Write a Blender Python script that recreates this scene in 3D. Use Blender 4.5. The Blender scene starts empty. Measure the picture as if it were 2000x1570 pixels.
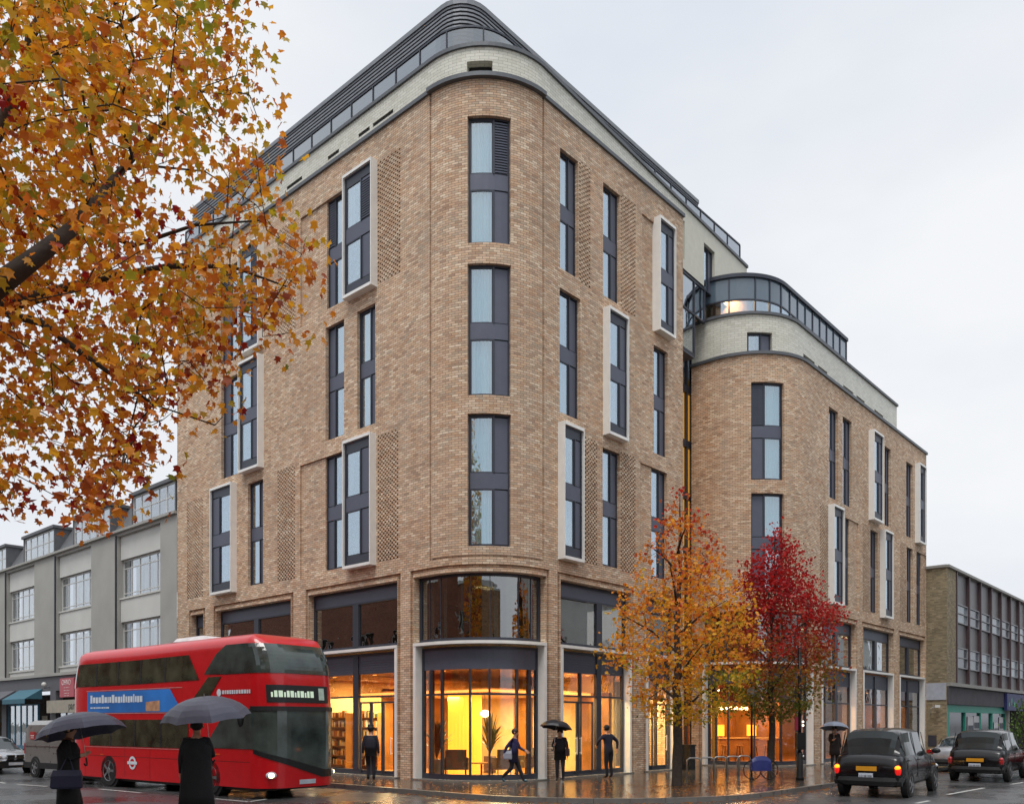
import bpy, bmesh, math, random
from mathutils import Vector, Matrix
R = math.radians
random.seed(7)
SC = bpy.context.scene
COL = SC.collection
# ------------------------------------------------------------ camera, sky, sun, exposure
FPX, HORIZ, EYE = 1665.0, 1410.0, 2.0          # focal length in photo pixels, horizon row, eye height (m)
cam_d = bpy.data.cameras.new('camera')
cam_d.sensor_width = 36.0
cam_d.lens = FPX / 2000.0 * 36.0
cam_d.shift_y = (HORIZ - 785.0) / 2000.0
cam_d.clip_start = 0.1
cam_d.clip_end = 2000.0
cam = bpy.data.objects.new('camera', cam_d)
COL.objects.link(cam)
cam.location = (0, 0, EYE)
cam.rotation_euler = (R(90), 0, 0)
SC.camera = cam

w = bpy.data.worlds.new('World')
SC.world = w
w.use_nodes = True
nt = w.node_tree
nt.nodes.clear()
wo = nt.nodes.new('ShaderNodeOutputWorld')
bg = nt.nodes.new('ShaderNodeBackground')
sky = nt.nodes.new('ShaderNodeTexSky')
sky.sky_type = 'NISHITA'
sky.sun_disc = False
sky.sun_elevation = R(48)
sky.sun_rotation = R(200)
sky.air_density = 1.0
sky.dust_density = 5.0
hs = nt.nodes.new('ShaderNodeHueSaturation')
hs.inputs['Saturation'].default_value = 0.15
nt.links.new(sky.outputs[0], hs.inputs['Color'])
tc = nt.nodes.new('ShaderNodeTexCoord')
mp = nt.nodes.new('ShaderNodeMapping')
mp.inputs['Scale'].default_value = (1.0, 1.0, 2.2)
nt.links.new(tc.outputs['Generated'], mp.inputs['Vector'])
nz = nt.nodes.new('ShaderNodeTexNoise')
nz.inputs['Scale'].default_value = 1.6
nz.inputs['Detail'].default_value = 5
nz.inputs['Roughness'].default_value = 0.5
nt.links.new(mp.outputs[0], nz.inputs['Vector'])
cr = nt.nodes.new('ShaderNodeValToRGB')        # the cloud deck: greyer and whiter patches
cr.color_ramp.elements[0].position = 0.34
cr.color_ramp.elements[0].color = (6.3, 6.85, 7.7, 1)
cr.color_ramp.elements[1].position = 0.66
cr.color_ramp.elements[1].color = (8.35, 8.5, 8.75, 1)
nt.links.new(nz.outputs['Fac'], cr.inputs[0])
sx = nt.nodes.new('ShaderNodeSeparateXYZ')
nt.links.new(tc.outputs['Generated'], sx.inputs[0])
mr = nt.nodes.new('ShaderNodeMapRange')        # overcast: the zenith is brighter than the horizon
mr.inputs['From Min'].default_value = 0.7
mr.inputs['From Max'].default_value = 1.0
mr.inputs['To Min'].default_value = 1.0
mr.inputs['To Max'].default_value = 1.9
nt.links.new(sx.outputs['Z'], mr.inputs['Value'])
vm = nt.nodes.new('ShaderNodeVectorMath')
vm.operation = 'SCALE'
nt.links.new(cr.outputs[0], vm.inputs[0])
nt.links.new(mr.outputs[0], vm.inputs['Scale'])
mx = nt.nodes.new('ShaderNodeMix')
mx.data_type = 'RGBA'
mx.inputs[0].default_value = 0.9
nt.links.new(hs.outputs[0], mx.inputs[6])
nt.links.new(vm.outputs[0], mx.inputs[7])
nt.links.new(mx.outputs[2], bg.inputs['Color'])
bg.inputs['Strength'].default_value = 0.092
nt.links.new(bg.outputs[0], wo.inputs[0])

sun_d = bpy.data.lights.new('sun', 'SUN')
sun_d.energy = 1.5
sun_d.angle = R(24)
sun_d.color = (1.0, 0.97, 0.93)
sun = bpy.data.objects.new('sun', sun_d)
COL.objects.link(sun)
sd = Vector((-0.12, -0.42, 0.90)).normalized()       # direction to the veiled sun, behind the camera
sun.rotation_euler = sd.to_track_quat('Z', 'Y').to_euler()
sky.sun_elevation = math.asin(sd.z)
sky.sun_rotation = math.atan2(sd.x, sd.y)
SC.view_settings.view_transform = 'Standard'
SC.view_settings.look = 'None'
SC.view_settings.exposure = 0.34
SC.view_settings.gamma = 1.0
SC.render.engine = 'CYCLES'
SC.cycles.max_bounces = 7
SC.cycles.transparent_max_bounces = 12
SC.cycles.sample_clamp_indirect = 6.0
SC.cycles.use_denoising = True

# ------------------------------------------------------------ materials
def lin(h):
    h = h.lstrip('#')
    o = []
    for i in (0, 2, 4):
        c = int(h[i:i+2], 16) / 255
        o.append(c / 12.92 if c <= 0.04045 else ((c + 0.055) / 1.055) ** 2.4)
    return tuple(o)
MATS = {}
def pm(name, col, rough=0.5, metal=0.0, var=0.12, scale=4.0, bump=0.0, bscale=30.0, emit=0.0, ecol=None, coat=0.0, rvar=0.1, spec=0.5):
    if name in MATS: return MATS[name]
    if isinstance(col, str): col = lin(col)
    m = bpy.data.materials.new(name); m.use_nodes = True
    t = m.node_tree; b = t.nodes['Principled BSDF']
    c = t.nodes.new('ShaderNodeTexCoord')
    n = t.nodes.new('ShaderNodeTexNoise'); n.inputs['Scale'].default_value = scale; n.inputs['Detail'].default_value = 6
    t.links.new(c.outputs['Object'], n.inputs['Vector'])
    r = t.nodes.new('ShaderNodeValToRGB')
    r.color_ramp.elements[0].position = 0.3; r.color_ramp.elements[1].position = 0.7
    r.color_ramp.elements[0].color = tuple(max(0, x*(1-var)) for x in col) + (1,)
    r.color_ramp.elements[1].color = tuple(min(1, x*(1+var)) for x in col) + (1,)
    t.links.new(n.outputs['Fac'], r.inputs[0]); t.links.new(r.outputs[0], b.inputs['Base Color'])
    mrr = t.nodes.new('ShaderNodeMapRange'); mrr.inputs['To Min'].default_value = max(0.02, rough-rvar); mrr.inputs['To Max'].default_value = min(1, rough+rvar)
    t.links.new(n.outputs['Fac'], mrr.inputs['Value']); t.links.new(mrr.outputs[0], b.inputs['Roughness'])
    b.inputs['Metallic'].default_value = metal
    b.inputs['Specular IOR Level'].default_value = spec
    b.inputs['Coat Weight'].default_value = coat
    b.inputs['Coat Roughness'].default_value = 0.08
    if bump:
        n2 = t.nodes.new('ShaderNodeTexNoise'); n2.inputs['Scale'].default_value = bscale; n2.inputs['Detail'].default_value = 4
        t.links.new(c.outputs['Object'], n2.inputs['Vector'])
        bu = t.nodes.new('ShaderNodeBump'); bu.inputs['Strength'].default_value = bump; bu.inputs['Distance'].default_value = 0.02
        t.links.new(n2.outputs['Fac'], bu.inputs['Height']); t.links.new(bu.outputs[0], b.inputs['Normal'])
    if emit:
        b.inputs['Emission Color'].default_value = (ecol or col) + (1,)
        b.inputs['Emission Strength'].default_value = emit
    MATS[name] = m
    return m
def glass(name, tint, refl, rough=0.0, pw=2.2, gc=(0.93, 0.97, 1.0)):
    """thin pane: fresnel-weighted mirror over tinted transmission"""
    if name in MATS: return MATS[name]
    m = bpy.data.materials.new(name); m.use_nodes = True
    t = m.node_tree; t.nodes.clear()
    o = t.nodes.new('ShaderNodeOutputMaterial'); mix = t.nodes.new('ShaderNodeMixShader')
    tr = t.nodes.new('ShaderNodeBsdfTransparent'); gl = t.nodes.new('ShaderNodeBsdfGlossy')
    tr.inputs[0].default_value = tint + (1,); gl.inputs['Roughness'].default_value = rough
    gl.inputs['Color'].default_value = gc + (1,)
    lw = t.nodes.new('ShaderNodeLayerWeight'); lw.inputs['Blend'].default_value = 0.5
    p = t.nodes.new('ShaderNodeMath'); p.operation = 'POWER'; p.inputs[1].default_value = pw
    t.links.new(lw.outputs['Facing'], p.inputs[0])
    a = t.nodes.new('ShaderNodeMapRange'); a.inputs['To Min'].default_value = refl; a.inputs['To Max'].default_value = 1.0
    t.links.new(p.outputs[0], a.inputs['Value']); t.links.new(a.outputs[0], mix.inputs[0])
    # slight waviness of real panes
    c = t.nodes.new('ShaderNodeTexCoord'); n = t.nodes.new('ShaderNodeTexNoise'); n.inputs['Scale'].default_value = 1.3
    t.links.new(c.outputs['Object'], n.inputs['Vector'])
    bu = t.nodes.new('ShaderNodeBump'); bu.inputs['Strength'].default_value = 0.12; bu.inputs['Distance'].default_value = 0.05
    t.links.new(n.outputs['Fac'], bu.inputs['Height']); t.links.new(bu.outputs[0], gl.inputs['Normal'])
    t.links.new(tr.outputs[0], mix.inputs[1]); t.links.new(gl.outputs[0], mix.inputs[2]); t.links.new(mix.outputs[0], o.inputs[0])
    MATS[name] = m
    return m
def brick_mat(name, tones, mortar, bw=0.225, bh=0.075, joint=0.12, uv=True, bump=0.5, big=0.2, rough=0.85, rot=0.0, half=0.5, big_scale=0.35, patch=None):
    """every brick its own tone, from the wall's own (length, height) coordinates"""
    if name in MATS: return MATS[name]
    m = bpy.data.materials.new(name); m.use_nodes = True
    t = m.node_tree; b = t.nodes['Principled BSDF']; L = t.links.new; N = t.nodes.new
    c = N('ShaderNodeTexCoord')
    if rot:
        mpp = N('ShaderNodeMapping'); mpp.inputs['Rotation'].default_value = (0, 0, rot)
        L(c.outputs['UV' if uv else 'Object'], mpp.inputs['Vector']); src = mpp.outputs[0]
    else: src = c.outputs['UV' if uv else 'Object']
    s = N('ShaderNodeSeparateXYZ'); L(src, s.inputs[0])
    def M(op, a, bb=None):
        n = N('ShaderNodeMath'); n.operation = op
        for i, v in enumerate((a, bb)):
            if v is None: continue
            if isinstance(v, (int, float)): n.inputs[i].default_value = v
            else: L(v, n.inputs[i])
        return n.outputs[0]
    v = M('DIVIDE', s.outputs['Y'], bh); row = M('FLOOR', v); fv = M('SUBTRACT', v, row)
    off = M('MULTIPLY', M('MODULO', M('ABSOLUTE', row), 2.0), half)
    u = M('ADD', M('DIVIDE', s.outputs['X'], bw), off); colm = M('FLOOR', u); fu = M('SUBTRACT', u, colm)
    mask = M('MAXIMUM', M('LESS_THAN', fv, joint), M('LESS_THAN', fu, joint * bh / bw))
    cx = N('ShaderNodeCombineXYZ'); L(colm, cx.inputs[0]); L(row, cx.inputs[1])
    wn = N('ShaderNodeTexWhiteNoise'); wn.noise_dimensions = '2D'; L(cx.outputs[0], wn.inputs['Vector'])
    ramp = N('ShaderNodeValToRGB'); e = ramp.color_ramp.elements
    while len(e) < len(tones): e.new(0.5)
    for i, tn in enumerate(tones):
        e[i].position = i / (len(tones) - 1); e[i].color = lin(tn) + (1,)
    L(wn.outputs['Value'], ramp.inputs[0])
    n1 = N('ShaderNodeTexNoise'); n1.inputs['Scale'].default_value = big_scale; n1.inputs['Detail'].default_value = 5; L(c.outputs['Object'], n1.inputs['Vector'])
    n2 = N('ShaderNodeTexNoise'); n2.inputs['Scale'].default_value = 45; n2.inputs['Detail'].default_value = 3; L(c.outputs['Object'], n2.inputs['Vector'])
    k = N('ShaderNodeMapRange'); k.inputs['From Min'].default_value = 0.25; k.inputs['From Max'].default_value = 0.75
    k.inputs['To Min'].default_value = 1 - big; k.inputs['To Max'].default_value = 1 + big; L(n1.outputs['Fac'], k.inputs['Value'])
    k2 = N('ShaderNodeMapRange'); k2.inputs['To Min'].default_value = 0.8; k2.inputs['To Max'].default_value = 1.2; L(n2.outputs['Fac'], k2.inputs['Value'])
    mixc = N('ShaderNodeMix'); mixc.data_type = 'RGBA'; L(mask, mixc.inputs[0]); L(ramp.outputs[0], mixc.inputs[6]); mixc.inputs[7].default_value = lin(mortar) + (1,)
    sc = N('ShaderNodeVectorMath'); sc.operation = 'SCALE'; L(mixc.outputs[2], sc.inputs[0]); L(M('MULTIPLY', k.outputs[0], k2.outputs[0]), sc.inputs['Scale'])
    out = sc.outputs[0]
    if patch:       # batches of redder and greyer bricks, and faint rain streaks
        for pi, (pc, psc) in enumerate(((patch[0], (.55, .55, 1.0)), (patch[1], (1.1, 1.1, .16)))):
            mpn = N('ShaderNodeMapping'); mpn.inputs['Scale'].default_value = psc; mpn.inputs['Location'].default_value = (3.7 * pi, 1.1, 9.2 * pi); L(c.outputs['Object'], mpn.inputs['Vector'])
            n3 = N('ShaderNodeTexNoise'); n3.inputs['Scale'].default_value = 1.0; n3.inputs['Detail'].default_value = 6; n3.inputs['Roughness'].default_value = .62; L(mpn.outputs[0], n3.inputs['Vector'])
            k3 = N('ShaderNodeMapRange'); k3.inputs['From Min'].default_value = .48; k3.inputs['From Max'].default_value = .75; k3.inputs['To Max'].default_value = .55; L(n3.outputs['Fac'], k3.inputs['Value'])
            m3 = N('ShaderNodeMix'); m3.data_type = 'RGBA'; L(k3.outputs[0], m3.inputs[0]); L(out, m3.inputs[6])
            tint = N('ShaderNodeMix'); tint.data_type = 'RGBA'; tint.blend_type = 'MIX'; tint.inputs[0].default_value = .45; L(out, tint.inputs[6]); tint.inputs[7].default_value = lin(pc) + (1,)
            L(tint.outputs[2], m3.inputs[7]); out = m3.outputs[2]
    L(out, b.inputs['Base Color'])
    b.inputs['Roughness'].default_value = rough
    if bump:
        h = M('SUBTRACT', M('MULTIPLY', n2.outputs['Fac'], 0.4), mask)
        bu = N('ShaderNodeBump'); bu.inputs['Strength'].default_value = bump; bu.inputs['Distance'].default_value = 0.012
        L(h, bu.inputs['Height']); L(bu.outputs[0], b.inputs['Normal'])
    MATS[name] = m
    return m
M_BRICK = brick_mat('buff_brick', ['#a58871', '#cfb095', '#c5a88d', '#dec6ab', '#be9878', '#b7a48e', '#d6b798', '#caa585', '#e6d2b8', '#af917a'], '#705d4d', joint=0.17, big=0.14, patch=('#a9744c', '#a89c8e'))
M_BRICKR = brick_mat('brown_brick', ['#7a5a40', '#a37a58', '#b58a66', '#96704f', '#bf9775', '#8a6448', '#ad8462'], '#94816c', big=0.16)
M_GLAZED = brick_mat('white_glazed_brick', ['#c3c1b2', '#d0cec0', '#d7d5c8', '#cac8ba'], '#908e84', bw=0.3, bh=0.1, joint=0.1, big=0.05, rough=0.35, bump=0.3)
M_YELLOW = brick_mat('yellow_stock_brick', ['#6f6450', '#85785e', '#958769', '#776a53', '#9f9075'], '#7d7466', big=0.15)
M_RENDER = pm('pale_render', '#cdcbbd', 0.7, var=0.05)
M_METAL = pm('charcoal_metal', '#3c3f49', 0.4, 0.3, var=0.08)
M_PANEL = pm('grey_metal_panel', '#565a68', 0.45, 0.2, var=0.05)
M_WHITE = pm('white_metal', '#e9e8e3', 0.4, 0.1, var=0.04)
M_COPING = pm('grey_coping', '#5d6064', 0.45, 0.3, var=0.08)
M_DARK = pm('dark_interior', '#1f1d1c', 0.9, var=0.1)
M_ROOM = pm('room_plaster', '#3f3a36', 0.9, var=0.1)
M_CURT = pm('sheer_curtain', '#9fd0d8', 0.9, var=0.05)
M_CURTW = pm('linen_curtain', '#b9b4a6', 0.9, var=0.06)
M_GSKY = glass('room_glass', (0.85, 0.93, 0.96), 0.38, gc=(0.80, 0.90, 0.98))
M_GSHOP = glass('shop_glass', (0.94, 0.93, 0.92), 0.06, pw=4.2)
M_GTRAN = glass('transom_glass', (0.62, 0.52, 0.46), 0.14, pw=3)  # brownish tint: reflection and shade over the transoms put into the glass colour
M_GCOR = glass('corner_room_glass', (0.94, 0.98, 0.99), 0.28, gc=(0.80, 0.90, 0.98))
M_GDARK = glass('tinted_glass', (0.6, 0.58, 0.55), 0.24)
M_GBAL = glass('balustrade_glass', (0.30, 0.33, 0.37), 0.22)

# ------------------------------------------------------------ geometry helpers
EYEV = Vector((0, 0, EYE))
def at(px, py, Y): return Vector(((px - 1000) / FPX * Y, Y, EYE + (HORIZ - py) / FPX * Y))
def gnd(px, Y, z=0.0): return Vector(((px - 1000) / FPX * Y, Y, z))
class MB:
    def __init__(s): s.v = []; s.f = []; s.uv = []; s.mi = []; s.fa = []; s.m = 0; s.T = None
    def add(s, vs, fs, uvs=None):
        o = len(s.v)
        for p in vs:
            p = Vector(p)
            s.v.append(s.T @ p if s.T is not None else p)
        for i, f in enumerate(fs):
            s.f.append([o + k for k in f]); s.mi.append(s.m)
            s.uv.append(uvs[i] if uvs else None)
    def quad(s, a, b, c, d, uv=None): s.add([a, b, c, d], [(0, 1, 2, 3)], [uv] if uv else None)
    def box(s, x0, x1, y0, y1, z0, z1):
        V = [(x, y, z) for z in (z0, z1) for y in (y0, y1) for x in (x0, x1)]
        s.add(V, [(0, 2, 3, 1), (4, 5, 7, 6), (0, 1, 5, 4), (2, 6, 7, 3), (0, 4, 6, 2), (1, 3, 7, 5)])
    def prism(s, poly, z0, z1):
        n = len(poly); V = [(p[0], p[1], z0) for p in poly] + [(p[0], p[1], z1) for p in poly]
        s.add(V, [tuple(range(n - 1, -1, -1)), tuple(range(n, 2 * n))] + [(i, (i + 1) % n, n + (i + 1) % n, n + i) for i in range(n)])
    def tube(s, pts, rad, n=8, cap=True):
        pts = [Vector(p) for p in pts]
        if not hasattr(rad, '__len__'): rad = [rad] * len(pts)
        ref = None; V = []
        for i, p in enumerate(pts):
            t = (pts[min(i + 1, len(pts) - 1)] - pts[max(i - 1, 0)])
            t = t.normalized() if t.length > 1e-9 else Vector((0, 0, 1))
            if ref is None or abs(ref.dot(t)) > 0.98: ref = Vector((1, 0, 0)) if abs(t.x) < 0.9 else Vector((0, 1, 0))
            a = (ref - t * ref.dot(t)).normalized(); b = t.cross(a); ref = a
            for k in range(n):
                th = 2 * math.pi * k / n
                V.append(p + (a * math.cos(th) + b * math.sin(th)) * rad[i])
        F = []
        for i in range(len(pts) - 1):
            for k in range(n): F.append((i * n + k, i * n + (k + 1) % n, (i + 1) * n + (k + 1) % n, (i + 1) * n + k))
        if cap: F += [tuple(range(n - 1, -1, -1)), tuple((len(pts) - 1) * n + k for k in range(n))]
        s.add(V, F)
    def lathe(s, prof, c=(0, 0, 0), n=16, sx=1, sy=1):
        V = []
        for r, z in prof:
            for k in range(n):
                th = 2 * math.pi * k / n
                V.append((c[0] + r * sx * math.cos(th), c[1] + r * sy * math.sin(th), c[2] + z))
        F = [(i * n + k, i * n + (k + 1) % n, (i + 1) * n + (k + 1) % n, (i + 1) * n + k) for i in range(len(prof) - 1) for k in range(n)]
        F += [tuple(range(n - 1, -1, -1)), tuple((len(prof) - 1) * n + k for k in range(n))]
        s.add(V, F)
    def ball(s, c, rx, ry=None, rz=None, n=12, m=8):
        ry = ry or rx; rz = rz or rx
        prof = [(math.sin(math.pi * (i + 0.02) / (m + 0.04)), -math.cos(math.pi * (i + 0.02) / (m + 0.04))) for i in range(m + 1)]
        V = []
        for r, z in prof:
            for k in range(n):
                th = 2 * math.pi * k / n
                V.append((c[0] + r * rx * math.cos(th), c[1] + r * ry * math.sin(th), c[2] + z * rz))
        F = [(i * n + k, i * n + (k + 1) % n, (i + 1) * n + (k + 1) % n, (i + 1) * n + k) for i in range(m) for k in range(n)]
        s.add(V, F)
    def build(s, name, mats, parent=None, smooth=False, world=None):
        """world=True: the geometry is in world coordinates; it is stored relative to its thing's base"""
        me = bpy.data.meshes.new(name)
        off = Vector((0, 0, 0))
        if world is None: world = parent is not None and root_of(parent).get('_w', 0)
        if world and parent is not None: off = root_of(parent).location
        me.from_pydata([tuple(p - off) for p in s.v], [], s.f)
        if not isinstance(mats, (list, tuple)): mats = [mats]
        for m in mats: me.materials.append(m)
        if len(mats) > 1: me.polygons.foreach_set('material_index', s.mi)
        if any(u is not None for u in s.uv):
            ul = me.uv_layers.new(name='UVMap'); k = 0
            dat = [0.0] * (2 * len(me.loops))
            for f, uu in zip(s.f, s.uv):
                for j in range(len(f)):
                    if uu is not None: dat[2 * k] = uu[j][0]; dat[2 * k + 1] = uu[j][1]
                    k += 1
            ul.data.foreach_set('uv', dat)
        if smooth:
            me.polygons.foreach_set('use_smooth', [True] * len(me.polygons))
        me.update()
        o = bpy.data.objects.new(name, me)
        COL.objects.link(o)
        if parent is not None: o.parent = parent
        return o
def root_of(o):
    while o.parent is not None: o = o.parent
    return o
def thing(name, label, cat, loc=(0, 0, 0), rz=0.0, group=None, world=False, kind=None):
    o = bpy.data.objects.new(name, None)
    COL.objects.link(o)
    o.location = loc; o.rotation_euler = (0, 0, rz); o.empty_display_size = 0.3
    o['label'] = label; o['category'] = cat
    if group: o['group'] = group
    if kind: o['kind'] = kind
    if world: o['_w'] = 1
    return o
def tag(o, label, cat=None, group=None, kind=None):
    o['label'] = label
    if cat: o['category'] = cat
    if group: o['group'] = group
    if kind: o['kind'] = kind
    return o
def dup(root, loc, rz, label, group=None):
    r = root.copy(); COL.objects.link(r); r.location = loc; r.rotation_euler = (0, 0, rz); r['label'] = label
    if group: r['group'] = group
    for ch in list(root.children):
        c = ch.copy(); COL.objects.link(c); c.parent = r
        for g in list(ch.children):
            d = g.copy(); COL.objects.link(d); d.parent = c
    return r
def text(s, size, mat, parent, M, name='lettering', depth=0.004, align='CENTER'):
    cu = bpy.data.curves.new('t', 'FONT'); cu.body = s; cu.size = size; cu.extrude = depth; cu.align_x = align; cu.align_y = 'CENTER'
    to = bpy.data.objects.new('t', cu); COL.objects.link(to)
    bpy.context.view_layer.update()
    me = bpy.data.meshes.new_from_object(to.evaluated_get(bpy.context.evaluated_depsgraph_get()))
    bpy.data.objects.remove(to); bpy.data.curves.remove(cu)
    me.transform(M); me.materials.clear(); me.materials.append(mat); me.name = name
    o = bpy.data.objects.new(name, me); COL.objects.link(o); o.parent = parent
    return o

DL = Vector((-1860, 1665, 0)).normalized()       # along the left street, away from the camera
DR = Vector((1490, 1665, 0)).normalized()        # along the right street
class Path:
    """a run of wall seen from outside, left to right; P(u, d, z): u metres along, d metres inward"""
    def __init__(s, segs):
        s.segs = []; u = 0
        for g in segs:
            L = (g[2] - g[1]).length if g[0] == 'L' else g[2] * math.pi / 2
            s.segs.append((u, u + L, g)); u += L
        s.L = u
    def P(s, u, d=0.0, z=0.0):
        for i, (a, b, g) in enumerate(s.segs):
            if u <= b or i == len(s.segs) - 1: break
        if g[0] == 'L':
            e = (g[2] - g[1]).normalized(); n = Vector((-e.y, e.x, 0))
            p = g[1] + e * (u - a) + n * d
        else:
            t = (u - a) / (b - a) * math.pi / 2; r = g[2] - d
            p = g[1] + r * (-g[4] * math.cos(t) - g[3] * math.sin(t))
        return Vector((p.x, p.y, z))
    def curved(s, ua, ub):
        return any(g[0] == 'A' and ub > a + 1e-6 and ua < b - 1e-6 for a, b, g in s.segs)
    def cuts(s, ua, ub, step=0.22):
        out = [ua, ub]
        for a, b, g in s.segs:
            for q in (a, b):
                if ua < q < ub: out.append(q)
            if g[0] == 'A':
                n = max(4, int((b - a) / step))
                out += [a + (b - a) * i / n for i in range(1, n) if ua < a + (b - a) * i / n < ub]
        out = sorted(out); r = [out[0]]
        for q in out[1:]:
            if q - r[-1] > 1e-4: r.append(q)
        return r
    def px(s, u, d=0.0):
        p = s.P(u, d); return 1000 + FPX * p.x / p.y
    def u(s, px, d=0.0):
        lo, hi = -70.0, s.L + 60
        for _ in range(50):
            m = (lo + hi) / 2
            p = s.P(m, d)
            if p.y < 1 or s.px(m, d) > px: hi = m
            else: lo = m
        return (lo + hi) / 2
    def z(s, px, py, d=0.0): return EYE + (HORIZ - py) / FPX * s.P(s.u(px, d), d).y
def corner_path(P0, C, rad, P1, dl=DL, dr=DR):
    """straight from P0, round the corner C with radius rad, straight to P1"""
    O = C + (dl + dr) * rad
    return Path([('L', P0, C + dl * rad), ('A', O, rad, dl, dr), ('L', C + dr * rad, P1)])
def pbox(mb, path, u0, u1, z0, z1, d0, d1, step=0.22):
    c = path.cuts(u0, u1, step)
    for i in range(len(c) - 1):
        a, b = c[i], c[i + 1]
        V = [path.P(a, d0, z0), path.P(b, d0, z0), path.P(b, d1, z0), path.P(a, d1, z0), path.P(a, d0, z1), path.P(b, d0, z1), path.P(b, d1, z1), path.P(a, d1, z1)]
        F = [(0, 3, 2, 1), (4, 5, 6, 7), (0, 1, 5, 4), (2, 3, 7, 6)]
        UV = [[(a, 0), (a, .1), (b, .1), (b, 0)], [(a, 0), (b, 0), (b, .1), (a, .1)], [(a, z0), (b, z0), (b, z1), (a, z1)], [(b, z0), (a, z0), (a, z1), (b, z1)]]
        if i == 0: F.append((0, 4, 7, 3)); UV.append([(a, z0), (a, z1), (a + d1 - d0, z1), (a + d1 - d0, z0)])
        if i == len(c) - 2: F.append((1, 2, 6, 5)); UV.append([(b, z0), (b + d1 - d0, z0), (b + d1 - d0, z1), (b, z1)])
        mb.add(V, F, UV)
def wall(mb, path, u0, u1, z0, z1, holes, base_d=0.0, fade=None):
    """sheet of wall with real recesses: holes = (ua, ub, za, zb, depth, is_open)"""
    us = set(path.cuts(u0, u1, 0.25)); zs = {z0, z1}
    for h in holes:
        for q in h[:2]:
            if u0 < q < u1: us.add(q)
        for q in h[2:4]:
            if z0 < q < z1: zs.add(q)
    def uniq(S):
        S = sorted(S); r = [S[0]]
        for q in S[1:]:
            if q - r[-1] > 1e-4: r.append(q)
        return r
    us = uniq(us); zs = uniq(zs)
    nu, nz_ = len(us) - 1, len(zs) - 1
    D = [[(base_d, False)] * nz_ for _ in range(nu)]
    for h in holes:
        for i in range(nu):
            cu = (us[i] + us[i + 1]) / 2
            if not (h[0] < cu < h[1]): continue
            for j in range(nz_):
                cz = (zs[j] + zs[j + 1]) / 2
                if h[2] < cz < h[3]: D[i][j] = (max(D[i][j][0], base_d + h[4]) if not h[5] else base_d + h[4], h[5] or D[i][j][1])
    P = path.P
    for i in range(nu):
        a, b = us[i], us[i + 1]
        for j in range(nz_):
            d, op = D[i][j]; c, e = zs[j], zs[j + 1]
            if not op: mb.quad(P(a, d, c), P(b, d, c), P(b, d, e), P(a, d, e), [(a, c), (b, c), (b, e), (a, e)])
            if i + 1 < nu and abs(D[i + 1][j][0] - d) > 1e-5:
                f = D[i + 1][j][0]
                mb.quad(P(b, d, c), P(b, f, c), P(b, f, e), P(b, d, e), [(b + d, c), (b + f, c), (b + f, e), (b + d, e)])
            if j + 1 < nz_ and abs(D[i][j + 1][0] - d) > 1e-5:
                f = D[i][j + 1][0]
                mb.quad(P(a, d, e), P(b, d, e), P(b, f, e), P(a, f, e), [(a, e + d), (b, e + d), (b, e + f), (a, e + f)])
# ------------------------------------------------------------ the corner hotel
C1 = Vector((-0.69, 25.78, 0)); R1 = 2.575
PL = C1 + DL * (R1 + 16.95)                       # far end of the left street front
W1 = corner_path(PL, C1, R1, C1 + DR * (R1 + 8.75))
UA = 16.95; UB = UA + R1 * math.pi / 2            # where the round corner starts and ends
B2 = Vector((12.9, 37.2, 0)); R2 = 3.0; C2 = B2 - DR * R2
W2 = corner_path(C2 + DL * (R2 + 1.0), C2, R2, B2 + DR * 17.0)
U2A = 1.0; U2B = U2A + R2 * math.pi / 2
LV = [(17.1, 21.1), (12.3, 16.45), (7.55, 11.73)]  # window levels, each two storeys
G0 = 0.13
hotel = thing('hotel_building', 'tall buff brick corner hotel with rounded corner, dark stacked windows and lit lobby', 'hotel', tuple(C1 + Vector((0, 0, 0.12))), world=True)
holes1, holes2 = [], []
def bars(mb, path, ua, ub, za, zb, t, d0, d1):
    pbox(mb, path, ua, ua + t, za, zb, d0, d1); pbox(mb, path, ub - t, ub, za, zb, d0, d1)
    pbox(mb, path, ua + t, ub - t, za, za + t, d0, d1); pbox(mb, path, ua + t, ub - t, zb - t, zb, d0, d1)
def lamp(loc, e, size=1.0, col=(1.0, 0.77, 0.36), spread=None):
    d_ = bpy.data.lights.new('ceiling_light', 'AREA'); d_.energy = e; d_.size = size; d_.color = col
    o = bpy.data.objects.new('ceiling_light', d_); COL.objects.link(o); o.location = loc
    d_.energy *= 1.45
    return o
wrng = random.Random(3)
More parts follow.
